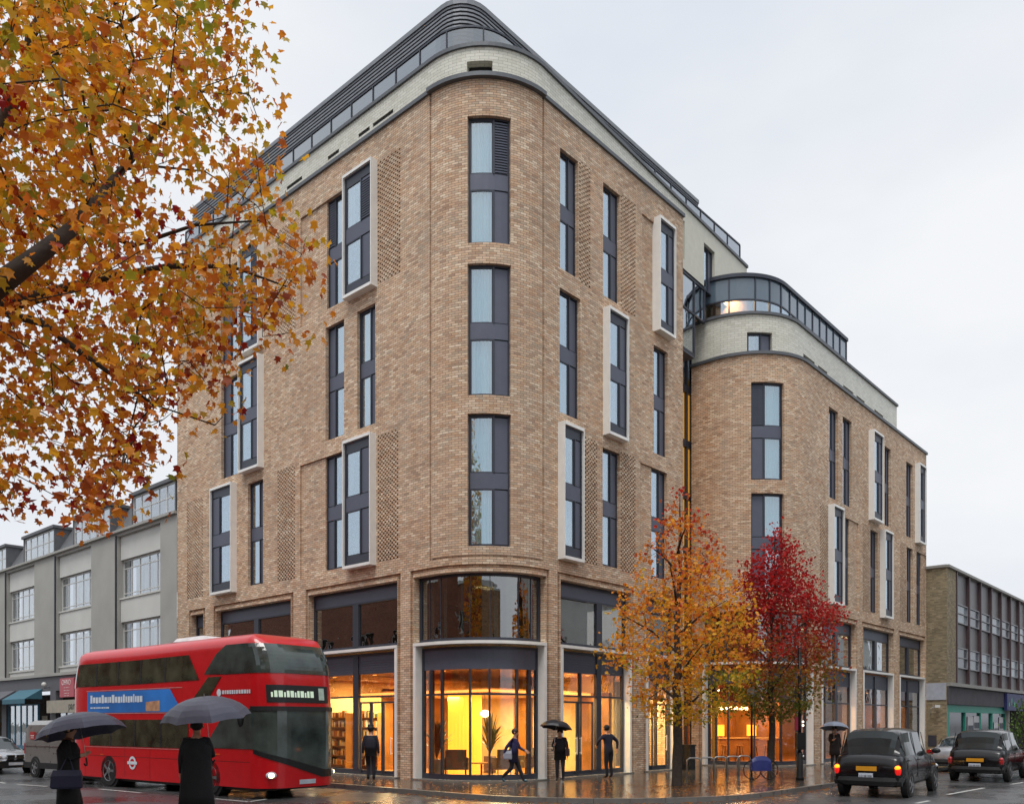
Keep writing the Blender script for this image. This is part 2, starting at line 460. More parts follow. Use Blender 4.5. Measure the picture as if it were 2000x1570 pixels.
def window(path, holes, ua, ub, za, zb, side, proj=None, louvre=False, curt=None, frac=0.6, floors=2, lit=False, head=0.0):
    """a stacked pair of room windows; side = where the solid panel stands; proj = 'L'/'R' for the white box surround"""
    d = 0.13
    holes.append((ua, ub, za, zb, 0.17, True))
    fr = MB()
    if proj:
        wm = MB(); zb += 0.1; za -= 0.05; d = -0.21
        for (a, b, c, e) in ((ua, ua + 0.035, za - 0.1, zb + 0.1), (ub - 0.035, ub, za - 0.1, zb + 0.1), (ua + 0.05, ub - 0.05, za - 0.1, za), (ua + 0.05, ub - 0.05, zb, zb + 0.1)):
            pbox(wm, path, a, b, c, e, -PJ, 0.16)
        ua += 0.05; ub -= 0.05; head = 0.28
    t = 0.055
    bars(fr, path, ua, ub, za, zb, t, d, d + 0.09)
    zi0, zi1 = za + t, zb - t
    if head:
        pbox(fr, path, ua + t, ub - t, zi0, zi0 + head, d + 0.02, d + 0.06); pbox(fr, path, ua + t, ub - t, zi1 - head, zi1, d + 0.02, d + 0.06)
        zi0 += head; zi1 -= head
    zc = (zi0 + zi1) / 2; sp = 0.25
    root = fr.build('window', M_METAL, hotel)
    if proj: wm.build('box_surround', M_WHITE, root)
    if floors == 2:
        s = MB(); pbox(s, path, ua + t, ub - t, zc - sp, zc + sp, d + 0.015, d + 0.07); s.build('spandrel', M_PANEL, root)
        rows = [(zi0, zc - sp), (zc + sp, zi1)]
    else: rows = [(zi0, zi1)]
    gw = (ub - ua - 2 * t) * frac
    if side == 'R': g0, g1, p0, p1 = ua + t, ua + t + gw, ua + t + gw + 0.05, ub - t
    else: g0, g1, p0, p1 = ub - t - gw, ub - t, ua + t, ub - t - gw - 0.05
    ms = MB()
    for k, (c, e) in enumerate(rows):
        pbox(ms, path, min(g1, p1), max(g0, p0), c, e, d - 0.01, d + 0.09) if g0 < p0 else pbox(ms, path, p1, g0, c, e, d - 0.01, d + 0.09)
        pn = MB(); pbox(pn, path, p0, p1, c + 0.03, e - 0.03, d + 0.035, d + 0.075)
        if louvre and k == 1:
            z = c + 0.06
            while z < e - 0.08: pbox(pn, path, p0 + 0.02, p1 - 0.02, z, z + 0.035, d - 0.005, d + 0.035); z += 0.085
        pn.build('side_panel', M_PANEL, root)
        sash = MB(); bars(sash, path, g0, g1, c, e, 0.04, d + 0.02, d + 0.06); sash.build('sash', M_METAL, root)
        gl = MB(); pbox(gl, path, g0 + 0.04, g1 - 0.04, c + 0.04, e - 0.04, d + 0.045, d + 0.053); gl.build('pane', M_GCOR if curt == 1.0 else M_GSKY, root)
        cv = curt if curt is not None else wrng.choice([0, 0.3, 0.3, 0.45, 0.6, 0.9])
        if cv:
            cm = MB(); n = int((g1 - g0) * cv / 0.03) + 2
            a0 = g0 if (wrng.random() < 0.5 or cv >= 0.99) else g1 - (g1 - g0) * cv
            for i in range(n):
                q0 = a0 + (g1 - g0) * cv * i / n; q1 = a0 + (g1 - g0) * cv * (i + 1) / n
                e0 = d + 0.18 + 0.055 * math.sin(i * 1.35); e1 = d + 0.18 + 0.055 * math.sin((i + 1) * 1.35)
                cm.quad(path.P(q0, e0, c), path.P(q1, e1, c), path.P(q1, e1, e), path.P(q0, e0, e))
            cm.build('curtain', M_CURT if curt == 1.0 else M_CURTW, root, smooth=True)
    if len(ms.f): ms.build('mullion', M_METAL, root)
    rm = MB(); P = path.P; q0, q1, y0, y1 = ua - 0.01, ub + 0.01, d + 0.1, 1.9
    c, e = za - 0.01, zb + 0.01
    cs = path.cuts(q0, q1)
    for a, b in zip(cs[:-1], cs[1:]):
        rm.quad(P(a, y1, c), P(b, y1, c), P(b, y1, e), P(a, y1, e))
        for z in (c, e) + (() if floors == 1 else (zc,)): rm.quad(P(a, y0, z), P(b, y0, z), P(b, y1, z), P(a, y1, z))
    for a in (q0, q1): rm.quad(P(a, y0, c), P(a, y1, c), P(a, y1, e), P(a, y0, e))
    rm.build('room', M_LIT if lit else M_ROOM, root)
M_LIT = pm('lit_room_plaster', '#c98a45', 0.9, emit=0.5, ecol=(1.0, 0.5, 0.14))
M_GBLUE = glass('blue_box_glass', (0.55, 0.62, 0.68), 0.25)
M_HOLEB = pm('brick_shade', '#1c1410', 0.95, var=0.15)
def lattice(path, holes, ua, ub, za, zb):
    nr = int(round((zb - za) / 0.075)); ncl = max(5, int(round((ub - ua) / 0.105)))
    holes.append((ua, ub, za, zb, 0.13, True))
    mb = MB(); hz = (zb - za) / nr; hu = (ub - ua) / ncl
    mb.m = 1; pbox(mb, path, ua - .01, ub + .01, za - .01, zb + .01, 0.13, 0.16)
    mb.m = 0
    per = (ub - ua) / max(3, round((ub - ua) / 0.19)); sol = per * 0.55
    for i in range(nr):
        c = za + i * hz; e = c + hz; q = ua - (per / 2 if i % 2 else 0)
        pbox(mb, path, ua, ub, e - .011, e + .011, -0.003, .12)
        while q < ub - .01:
            a = max(q, ua); b = min(q + sol, ub); q += per
            if b - a < .02: continue
            V = [path.P(a, -0.004, c), path.P(b, -0.004, c), path.P(b, -0.004, e), path.P(a, -0.004, e), path.P(a, 0.13, c), path.P(b, 0.13, c), path.P(b, 0.13, e), path.P(a, 0.13, e)]
            mb.add(V, [(0, 1, 2, 3), (0, 4, 5, 1), (3, 2, 6, 7), (0, 3, 7, 4), (1, 5, 6, 2)],
                   [[(a, c), (b, c), (b, e), (a, e)]] + [[(a, c), (a, c + .03), (b, c + .03), (b, c)]] * 4)
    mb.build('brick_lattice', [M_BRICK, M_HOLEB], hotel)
u = W1.u
PJ = 0.29
def PD(it): return -PJ if it[0] == 'win' and it[4] else 0.0
# --- left street front (pixel columns of the photograph turned into metres along the wall)
for lv, items in enumerate([
    [('lat', 737.5, 782), ('win', 668, 724, 'R', 'R'), ('win', 636, 671, 'L', None), ('pan', 587, 636), ('lat', 543, 577), ('win', 464, 503, 'R', 'R'), ('win', 431, 468, 'L', None), ('lat', 365, 396)],
    [('win', 697, 733, 'R', None), ('win', 636, 672, 'L', None), ('win', 464, 503, 'R', 'R'), ('win', 432, 468, 'L', None)],
    [('lat', 737.5, 778), ('win', 668, 722, 'R', 'R'), ('win', 633, 671, 'L', None), ('pan', 586, 633), ('lat', 542, 576), ('win', 484, 514, 'R', None), ('win', 409, 450, 'L', 'R'), ('lat', 365, 396)]]):
    za, zb = LV[lv]
    for it in items:
        a, b = u(it[1], PD(it)), u(it[2], PD(it))
        if it[0] == 'lat': lattice(W1, holes1, a, b, za - 0.05, zb + 0.1)
        elif it[0] == 'pan': holes1.append((a, b, za - 0.15, zb, 0.07, False))
        else: window(W1, holes1, a, b, za, zb, it[3], it[4], louvre=(lv == 0))
# --- round corner
for lv, (za, zb) in enumerate(LV):
    window(W1, holes1, u(913), u(998), za, zb, 'R', None, louvre=(lv == 0), curt=1.0, frac=0.6)
# --- right street front
for lv, items in enumerate([
    [('win', 1094, 1129, 'R', None), ('lat', 1131, 1153), ('win', 1178, 1211, 'R', None), ('lat', 1212, 1241), ('pan', 1254, 1279), ('win', 1290, 1321, 'R', 'L')],
    [('win', 1093, 1133, 'R', None), ('win', 1191, 1229, 'R', 'L'), ('win', 1277, 1304, 'R', None)],
    [('win', 1103, 1142, 'R', 'L'), ('lat', 1142, 1166), ('win', 1177, 1211, 'R', None), ('lat', 1212, 1241), ('pan', 1251, 1275), ('win', 1275, 1303, 'R', None)]]):
    za, zb = LV[lv]
    for it in items:
        a, b = u(it[1], PD(it)), u(it[2], PD(it))
        if it[0] == 'lat': lattice(W1, holes1, a, b, za - 0.05, zb + 0.1)
        elif it[0] == 'pan': holes1.append((a, b, za - 0.15, zb, 0.07, False))
        else: window(W1, holes1, a, b, za, zb, it[3], it[4])
v = W2.u
for lv, items in enumerate([
    [('win', 1467, 1531, 'L', None), ('win', 1619, 1637, 'R', None), ('win', 1646, 1664, 'R', None), ('win', 1708, 1727, 'R', 'L'), ('win', 1728, 1740, 'R', None), ('win', 1770, 1783, 'R', None), ('win', 1797.5, 1810, 'R', 'L')],
    [('win', 1467, 1531, 'L', None), ('lat', 1602, 1618), ('win', 1630, 1650, 'R', 'L'), ('win', 1651, 1661, 'R', None), ('pan', 1661, 1677), ('lat', 1685, 1699), ('win', 1700, 1714, 'R', None), ('win', 1730, 1746, 'R', 'L'), ('lat', 1758, 1770), ('win', 1771, 1783, 'R', None), ('win', 1790, 1801, 'R', None), ('pan', 1801, 1813)]]):
    za, zb = LV[lv + 1]
    for it in items:
        a, b = v(it[1], PD(it)), v(it[2], PD(it))
        if it[0] == 'lat': lattice(W2, holes2, a, b, za - 0.05, zb + 0.1)
        elif it[0] == 'pan': holes2.append((a, b, za - 0.15, zb, 0.07, False))
        else: window(W2, holes2, a, b, za, zb, it[3], it[4], louvre=(lv == 0 and it[1] == 1467), curt=1.0 if it[1] == 1467 else None)

# --- ground and first floor glazing bays
def bay(path, holes, ua, ub, mul, wide=(), corner=False, door=None, blind=False, post=True):
    """mul: positions of mullions (0..1) below; wide: of broad double mullions; door: (a, b) fractions"""
    zt = 6.75; ZL = 4.45
    holes.append((ua, ub, G0 - .01, zt, 0.36, True))
    # stepped brick margin round the bay
    holes.append((ua - 0.17, ua - 0.02, G0 - .01, zt + 0.12, 0.1, False)); holes.append((ub + 0.02, ub + 0.17, G0 - .01, zt + 0.12, 0.1, False))
    holes.append((ua - 0.17, ub + 0.17, zt + 0.12, zt + 0.24, 0.1, False))
    L = ub - ua; d = 0.25
    fr = MB()
    bars(fr, path, ua, ub, 4.62, zt, 0.09, d, d + 0.12)
    hz = 0.0 if corner else 0.55
    if hz:
        pbox(fr, path, ua + .09, ub - .09, zt - hz, zt - hz + 0.06, d, d + 0.1)
    W = 0.16
    for f in wide: pbox(fr, path, ua + L * f - W, ua + L * f + W, 4.71, zt - hz, d - 0.02, d + 0.1)
    lo0, lo1 = ua + (0.13 if post else 0.02), ub - (0.13 if post else 0.02)
    bars(fr, path, lo0, lo1, G0, 4.42, 0.08, d, d + 0.12)
    pbox(fr, path, lo0 + .08, lo1 - .08, G0 + 0.08, G0 + 0.2, d, d + 0.1)
    LL = lo1 - lo0
    for f in mul: pbox(fr, path, lo0 + LL * f - 0.035, lo0 + LL * f + 0.035, G0 + .2, 3.7, d - 0.02, d + 0.1)
    for f in wide: pbox(fr, path, lo0 + LL * f - 0.14, lo0 + LL * f + 0.14, G0 + .2, 4.34, d - 0.02, d + 0.1)
    pbox(fr, path, lo0 + .08, lo1 - .08, 2.87, 2.93, d - 0.015, d + 0.095)
    root = fr.build('shopfront', M_METAL, hotel)
    s = MB()
    pbox(s, path, lo0 + .08, lo1 - .08, 3.7, 4.35, d + 0.03, d + 0.09)
    if hz:
        s2 = MB(); pbox(s2, path, ua + .09, ub - .09, zt - hz + .06, zt - .09, d + 0.03, d + 0.09); s2.build('head_panel', M_PANEL, root)
    if not corner:
        z = 3.76
        while z < 4.22: pbox(s, path, lo0 + .1, lo1 - .1, z, z + 0.03, d + 0.01, d + 0.03); z += 0.08
    s.build('spandrel', M_PANEL, root)
    wl = MB()
    pbox(wl, path, ua, ub, ZL + 0.04, ZL + 0.14, -0.04, 0.34)
    if post:
        pbox(wl, path, ua, ua + 0.12, G0, ZL + .04, -0.03, 0.34); pbox(wl, path, ub - 0.12, ub, G0, ZL + .04, -0.03, 0.34)
    wl.build('white_surround', M_WHITE, root)
    def panes(a0, a1, c, e, cutl, mat):
        cs = [a0] + sorted(a0 + (a1 - a0) * f for f in cutl) + [a1]
        for a, b in zip(cs[:-1], cs[1:]):
            g = MB(); pbox(g, path, a, b, c, e, d + 0.05, d + 0.06); g.build('pane', mat, root)
    panes(ua + .09, ub - .09, 4.71, zt - hz - .02 if hz else zt - .09, (mul if corner else wide), M_GDARK)
    if corner:
        m2 = MB()
        for f in mul: pbox(m2, path, ua + L * f - 0.012, ua + L * f + 0.012, 4.71, zt - .09, d + 0.03, d + 0.09)
        m2.build('glass_joint', M_METAL, root)
        for f0, f1 in ((.02, .06), (.16, .19), (.34, .36), (.62, .66), (.9, .94), (.96, .98)):
            cm = MB(); n = int((f1 - f0) * L / .03) + 3
            for i in range(n):
                q0 = ua + L * (f0 + (f1 - f0) * i / n); q1 = ua + L * (f0 + (f1 - f0) * (i + 1) / n)
                cm.quad(path.P(q0, .6 + .04 * (i % 2), 4.7), path.P(q1, .6 + .04 * ((i + 1) % 2), 4.7), path.P(q1, .6 + .04 * ((i + 1) % 2), 6.7), path.P(q0, .6 + .04 * (i % 2), 6.7))
            cm.build('curtain', M_CURT, root)
        bm_ = MB()
        for f0, f1 in ((0.01, .045), (.955, .99)): pbox(bm_, path, lo0 + LL * f0, lo0 + LL * f1, .17, 3.7, .5, .62)
        bm_.build('curtain', pm('brown_drape', '#6d4a33', .8), root)
    allm = sorted(list(mul) + list(wide))
    panes(lo0 + .08, lo1 - .08, 2.93, 3.7, allm, M_GTRAN)
    panes(lo0 + .08, lo1 - .08, G0 + .2, 2.87, allm, M_GSHOP)
    st = MB(); pbox(st, path, ua - .02, ub + .02, G0 - 0.02, G0 + 0.035, -0.12, 0.4); st.build('threshold', pm('wet_stone_sill', '#77746e', 0.25), root)
    if door:
        a, b = lo0 + LL * door[0], lo0 + LL * door[1]; n = door[2]
        for k in range(n):
            q0 = a + (b - a) * k / n; q1 = a + (b - a) * (k + 1) / n
            dm = MB(); bars(dm, path, q0 + .01, q1 - .01, G0 + .04, 2.72, 0.06, d - 0.06, d - 0.01)
            dr = dm.build('door', M_METAL, hotel)
            hd = MB(); hu_ = q1 - 0.12 if k % 2 == 0 else q0 + 0.12
            hd.tube([path.P(hu_, d - 0.12, 0.9), path.P(hu_, d - 0.12, 1.5)], 0.018, 8)
            hd.tube([path.P(hu_, d - 0.12, 0.95), path.P(hu_, d - 0.05, 0.95)], 0.01, 6); hd.tube([path.P(hu_, d - 0.12, 1.45), path.P(hu_, d - 0.05, 1.45)], 0.01, 6)
            hd.build('handle', M_WHITE, dr)
    return ua, ub
bay(W1, holes1, u(373), u(397), [0.5])
bay(W1, holes1, u(421), u(568), [0.25, 0.75], [0.5])
bay(W1, holes1, u(602), u(776), [], [0.5], door=(0.56, 0.95, 3))
bay(W1, holes1, u(808), u(1067), [0.09, 0.2, 0.44, 0.585, 0.80, 0.91], corner=True)
bay(W1, holes1, u(1095), u(1233), [0.33], [0.6], door=(0.04, 0.5, 2))
bay(W1, holes1, u(1262), u(1322), [0.5], [], door=(0.3, 0.85, 1))
bay(W2, holes2, v(1372), v(1588), [0.07, 0.18, 0.4, 0.64, 0.84], corner=True)
bay(W2, holes2, v(1605), v(1672), [0.22], [0.55])
bay(W2, holes2, v(1686), v(1745), [], [0.55])
bay(W2, holes2, v(1757), v(1806), [], [0.5])
# thin recessed joints where the round corner meets the straight fronts
for uu in (UA, UB):
    holes1.append((uu - 0.07, uu + 0.02, 7.2, 22.3, 0.05, False))
holes1.append((UA + 0.02, UB - 0.07, 7.2, 7.27, 0.04, False))
mb = MB(); wall(mb, W1, 0, W1.L, G0 - .01, 22.25, holes1); mb.build('brick_wall', M_BRICK, hotel)
mb = MB(); wall(mb, W2, 0, W2.L, G0 - .01, 17.62, holes2); mb.build('brick_wall', M_BRICK, hotel)
# ends of the wings
mb = MB()
def endwall(mb, p, e, L, z0, z1):
    a = Vector((p.x, p.y, 0)); b = a + e * L
    mb.quad(Vector((a.x, a.y, z0)), Vector((b.x, b.y, z0)), Vector((b.x, b.y, z1)), Vector((a.x, a.y, z1)), [(0, z0), (L, z0), (L, z1), (0, z1)])
for args in ((W1.P(W1.L), DL, 1.6, G0, 22.25), (W1.P(0), DR, 10, G0, 22.25), (W2.P(W2.L), DL, 10, G0, 17.62)):
    mb = MB(); endwall(mb, *args); mb.build('end_wall', M_BRICK, hotel)
# copings
def coping(path, u0, u1, z, d0=-0.08, d1=0.45, h=0.13, mat=None, name='coping'):
    mb = MB(); pbox(mb, path, u0, u1, z, z + h, d0, d1); mb.build(name, mat or M_COPING, hotel)
coping(W1, -0.05, UA - .07, 22.25); coping(W1, UA - .07, UB - .02, 22.25, d0=-0.16); coping(W1, UB - .02, W1.L + .05, 22.25)
coping(W2, -.02, W2.L + .05, 17.62)
# white glazed band above the brick, its slots, the glass balustrade and the louvred plant screen
def setback(path_C, rad, dL_, dR_, left_end, right_end, dr_turn=0.0):
    """path parallel to the corner but set back dL_ from the left street and dR_ from the right"""
    Cn = path_C + DR * dL_ + DL * dR_
    e = (Matrix.Rotation(dr_turn, 3, 'Z') @ DR)
    O = Cn + (DL + DR) * rad
    return Path([('L', Cn + DL * left_end, Cn + DL * rad), ('A', O, rad, DL, DR), ('L', Cn + DR * rad, Cn + DR * rad + e * right_end)])
BD = setback(C1, R1, 0.22, 0.22, R1 + 16.7, 16.0, R(2.6))
slots = []
for a, b in ((700, 722), (728, 768), (905, 0), (640, 662), (560, 590)):
    if b: slots.append((BD.u(a), BD.u(b), 22.78, 22.92, 0.06, False))
slots.append((BD.u(912), BD.u(962), 22.45, 23.06, 0.3, False))
wu = (BD.u(1375), BD.u(1396))
hb = slots + [(BD.u(1334.5), BD.u(1337.5), 21.1, 22.9, 0.2, False)]
slotm = MB()
for s_ in slots: pbox(slotm, BD, s_[0], s_[1], s_[2], s_[3], s_[4] - 0.03, s_[4] - 0.005)
slotm.build('slot_vent', M_DARK, hotel)
mb = MB(); wall(mb, BD, 0, UB + 9.35, 22.37, 23.5, hb); mb.build('glazed_brick_band', M_GLAZED, hotel)
holesr = []
window(BD, holesr, wu[0], wu[1], 20.9, 22.8, 'R', None, floors=1, curt=0)
mb = MB(); wall(mb, BD, UB + 9.35, BD.L, 20.9, 23.5, holesr + [(BD.u(1334.5), BD.u(1337.5), 21.3, 22.9, 0.2, False)]); mb.build('render_wall', M_RENDER, hotel)
mb = MB(); mb.quad(BD.P(BD.L, 0, 20.9), BD.P(BD.L, 6, 20.9), BD.P(BD.L, 6, 23.5), BD.P(BD.L, 0, 23.5)); mb.build('render_end', M_RENDER, hotel)
# glazed box hanging under that wall, next to the second wing
fr = MB(); b0, b1, b2_ = BD.u(1334), BD.u(1379), BD.u(1359)
for z, h_, bb in ((17.6, .1, b2_), (19.35, .08, b1), (20.78, .12, b1)): pbox(fr, BD, b0, bb, z, z + h_, .04, .16)
for q, zl in ((b0, 17.7), (b2_ - .06, 17.7), (b1 - .06, 19.43)): pbox(fr, BD, q, q + .06, zl, 20.78, .03, .16)
gbx = fr.build('glazed_box', M_METAL, hotel)
for q0, q1, z0_, z1_ in ((b0 + .06, b2_ - .06, 17.7, 19.35), (b0 + .06, b2_ - .06, 19.43, 20.78), (b2_, b1 - .06, 19.43, 20.78)):
    g = MB(); pbox(g, BD, q0, q1, z0_, z1_, .08, .095); g.build('pane', M_GBLUE, gbx)
mb = MB(); pbox(mb, BD, b0, b2_, 17.52, 17.6, .05, 1.6); mb.build('box_floor', M_PANEL, hotel)
mb = MB(); pbox(mb, BD, b0, b1 + 2.5, 17.6, 20.9, 2.4, 2.5); mb.build('box_back_wall', pm('pale_blue_wall', '#8b9299', .8), hotel)
coping(BD, -.05, BD.L + .03, 23.5, -0.07, 0.4, 0.12)
def balustrade(path, u0, u1, z0, z1, pitch, d=0.0, mat=M_GBAL):
    mb = MB(); pbox(mb, path, u0, u1, z1, z1 + 0.06, d - 0.03, d + 0.05); pbox(mb, path, u0, u1, z0, z0 + 0.06, d - 0.02, d + 0.04)
    n = max(1, round((u1 - u0) / pitch)); st = (u1 - u0) / n
    for k in range(n + 1): pbox(mb, path, u0 + k * st - 0.02, u0 + k * st + 0.02, z0 + .06, z1, d - 0.03, d + 0.04)
    r_ = mb.build('balustrade', M_METAL, hotel)
    for k in range(n):
        g = MB(); pbox(g, path, u0 + k * st + .02, u0 + (k + 1) * st - .02, z0 + .06, z1, d, d + 0.015); g.build('pane', mat, r_)
BL = setback(C1, 1.75, 0.45, 1.1, 1.75 + 16.8, 16.2)
balustrade(BL, 0.05, BL.L - 0.02, 23.62, 24.45, 1.25)
# the round end of that balustrade
PLV = setback(C1, 1.0, 1.0, 2.1, 1.0 + 16.9, 14.2)
mb = MB(); z = 23.6
pbox(mb, PLV, 0, PLV.L, 23.5, 25.9, 0.12, 0.2)
mb.build('plant_screen_wall', M_METAL, hotel)
mb = MB()
while z < 25.8: pbox(mb, PLV, -0.02, PLV.L + 0.02, z, z + 0.07, -0.02, 0.1); z += 0.135
pbox(mb, PLV, -0.03, PLV.L + 0.03, 25.84, 26.0, -0.06, 0.3)
mb.build('plant_screen_louvre', pm('louvre_metal', '#7d8085', 0.4, 0.3), hotel)
# roofs
mb = MB()
def cap(path, ua, ub, d, z, back):
    pts = [path.P(q, d, z) for q in path.cuts(ua, ub, 0.5)]
    pts.append(path.P(ub, d, z) + DL * back); pts.append(path.P(ua, d, z) + DR * back)
    mb.add(pts, [tuple(range(len(pts)))])
cap(BD, 0, BD.L, 0.3, 23.45, 9); cap(PLV, 0, PLV.L, 0.1, 25.8, 6)
mb.build('roof', M_COPING, hotel)
# second wing: white band, lit glazed top storey, coping
BW = setback(C2, R2, 0.15, 0.45, R2 + 0.62, 13.05)
sl2 = []
for a, b in ((1569, 1591), (1598, 1616), (1647, 1667), (1673, 1689), (1708, 1725)): sl2.append((BW.u(a), BW.u(b), 18.05, 18.4, 0.12, False))
hw = list(sl2)
window(BW, hw, BW.u(1459), BW.u(1508), 17.8, 18.75, 'R', None, floors=1, curt=0, frac=0.55)
mb = MB(); wall(mb, BW, 0, BW.L, 17.74, 19.5, hw); q1 = BW.P(BW.L)
mb.build('glazed_brick_band', M_GLAZED, hotel)
mb = MB(); mb.quad(BW.P(BW.L, 0, 17.7), BW.P(BW.L, 7, 17.7), BW.P(BW.L, 7, 19.5), BW.P(BW.L, 0, 19.5)); mb.build('render_wall', M_RENDER, hotel)
mb = MB()
for s_ in sl2: pbox(mb, BW, s_[0], s_[1], s_[2], s_[3], 0.09, 0.115)
mb.build('slot_vent', M_DARK, hotel)
coping(BW, 0, BW.L + .04, 19.5, -0.08, 0.5, 0.12)
TG = setback(C2, R2 - 0.3, 0.7, 1.2, R2 - 0.15, 7.3)
tgl = TG.u(1376)
g1, g2 = MB(), MB()
fr = MB()
cutsu = [TG.u(x) for x in (1424, 1475, 1503, 1525)]
ust = [0.0] + cutsu
nrest = 9
for k in range(1, nrest + 1): ust.append(cutsu[-1] + (TG.L - cutsu[-1]) * k / nrest)
for q in ust: pbox(fr, TG, q - 0.03, q + 0.03, 19.62, 21.5, -0.04, 0.06)
pbox(fr, TG, 0, TG.L, 20.5, 20.56, -0.03, 0.05); pbox(fr, TG, 0, TG.L, 19.62, 19.68, -0.03, 0.05)
pbox(fr, TG, -0.1, TG.L + .05, 21.5, 21.66, -0.1, 0.5)
tr_ = fr.build('glazed_top_storey', M_METAL, hotel)
for a, b in zip(ust[:-1], ust[1:]):
    g = MB(); pbox(g, TG, a, b, 20.56, 21.5, 0.0, 0.02); g.build('spandrel', pm('blue_grey_glass', '#5d6d7a', 0.12, 0.0, var=0.03, rvar=0.03, coat=1.0), tr_)
    g = MB(); pbox(g, TG, a, b, 19.68, 20.5, 0.0, 0.02); g.build('pane', M_GSKY, tr_)
mb = MB(); cap(TG, 0, TG.L, 0.2, 21.5, 5); cap(BW, 0, BW.L, 0.3, 19.45, 8); cap(W2, 0, W2.L, 0.3, 17.6, 9)
mb.build('roof', M_COPING, hotel)
mb = MB(); pbox(mb, TG, 0, U2B, 19.5, 21.5, 1.3, 1.4); mb.build('interior_wall', pm('warm_plaster', '#d9a873', 0.8), hotel)
lamp(TG.P(1.6, 1.0, 21.2), 40, .3, (1.0, .55, .25))
# recessed glazed link between the wings
P0 = W1.P(W1.L, 1.6); P1 = W2.P(0)
LK = Path([('L', W1.P(W1.L, 1.6) - DR * 0.3, W1.P(W1.L, 1.6) + DR * 3.6)])
lend = LK.L
fr = MB(); zz = [0.13, 4.45, 7.1, 9.4, 11.8, 14.1, 16.5, 18.9, 21.9]
for z in zz: pbox(fr, LK, 0, lend, z, z + (0.3 if 4 < z < 17 else 0.12), -0.03, 0.1)
for q in (0.02, 0.95, 1.9, 3.3, 3.75): pbox(fr, LK, q, q + 0.06, 0.13, 21.9, -0.05, 0.1)
lk = fr.build('glazed_link', M_METAL, hotel)
for a, b in zip(zz[:-1], zz[1:]):
    g = MB(); pbox(g, LK, 0.05, lend, a + 0.12, b, 0.03, 0.05); g.build('pane', M_GBAL if b > 17 else M_GSHOP, lk)
mb = MB()
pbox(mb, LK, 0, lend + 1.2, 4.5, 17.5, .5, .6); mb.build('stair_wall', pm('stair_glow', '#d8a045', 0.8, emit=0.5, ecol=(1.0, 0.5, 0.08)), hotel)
mb = MB(); pbox(mb, LK, 0, lend, .13, 4.4, 1.4, 1.5); mb.build('stair_wall', M_ROOM, hotel)

# ------------------------------------------------------------ interiors
def AB(a, b, z=0.0, C=C1): p = C + DL * a + DR * b; return Vector((p.x, p.y, z))
def slab(mb, C, pts, z0, z1):
    mb.prism([(AB(a, b, 0, C).x, AB(a, b, 0, C).y) for a, b in pts], z0, z1)
def obox(mb, a0, a1, b0, b1, z0, z1, C=C1): slab(mb, C, [(a0, b0), (a1, b0), (a1, b1), (a0, b1)], z0, z1)
rnd = [(0.42, 2.55), (0.7, 1.55), (1.0, 1.0), (1.55, 0.7), (2.55, 0.42)]
plan1 = rnd + [(19.4, 0.42), (19.4, 9.0), (0.42, 9.0)]
plan1 = [(b, a) for a, b in rnd][::-1] and rnd + [(19.4, 0.42), (19.4, 9.0), (11.2, 9.0), (11.2, 11.2), (0.42, 11.2)]
M_FLOOR = pm('lobby_floor', '#b98c58', 0.25)
M_CEIL = pm('lobby_ceiling', '#e3c39a', 0.8)
M_WARM = pm('lobby_wall', '#e8cd92', 0.7, var=0.1)
M_WOOD = pm('walnut_panel', '#96652c', 0.45, var=0.25, scale=2.0)
mb = MB(); slab(mb, C1, plan1, 0.10, 0.165); mb.build('interior_floor', M_FLOOR, hotel)
mb = MB(); slab(mb, C1, plan1, 3.72, 4.5); mb.build('interior_ceiling', M_CEIL, hotel)
mb = MB(); slab(mb, C1, plan1, 6.8, 7.0); mb.build('interior_ceiling', M_ROOM, hotel)
mb = MB()
obox(mb, 11.0, 11.15, 0.5, 11.2, 0.165, 3.72); obox(mb, 0.5, 11.0, 7.2, 7.35, 0.165, 3.72); obox(mb, 11.2, 19.3, 4.5, 4.6, 0.165, 3.72)
obox(mb, 4.1, 4.2, 7.4, 11.2, 0.165, 3.72)
mb.build('interior_wall', M_WARM, hotel)
mb = MB(); obox(mb, 8.0, 8.12, 2.5, 7.2, 0.165, 3.3); obox(mb, 4.4, 5.3, 7.05, 7.19, 0.165, 3.3); obox(mb, 0.6, 2.0, 7.05, 7.19, 0.165, 3.1); obox(mb, 3.3, 3.9, 7.05, 7.19, 0.165, 3.3)
mb.build('wood_panelling', M_WOOD, hotel)
mb = MB(); obox(mb, 0.5, 19.3, 5.5, 5.6, 4.5, 6.8); obox(mb, 5.5, 5.6, 5.6, 11.2, 4.5, 6.8); mb.build('first_floor_wall', pm('dim_plaster', '#5a4a3a', 0.9), hotel)
# dropped ceiling ring with the bright cove seen through the transom
mb = MB(); obox(mb, 1.5, 8.0, 1.5, 7.0, 2.98, 3.14); mb.build('dropped_ceiling', M_CEIL, hotel)
M_COVE = pm('cove_light', '#ffd27a', 0.6, emit=5.0, ecol=(1.0, 0.55, 0.14), var=0.02)
mb = MB(); obox(mb, 1.4, 8.1, 1.38, 1.46, 3.0, 3.08); obox(mb, 1.38, 1.46, 1.5, 7.0, 3.0, 3.08); mb.build('cove_light', M_COVE, hotel)
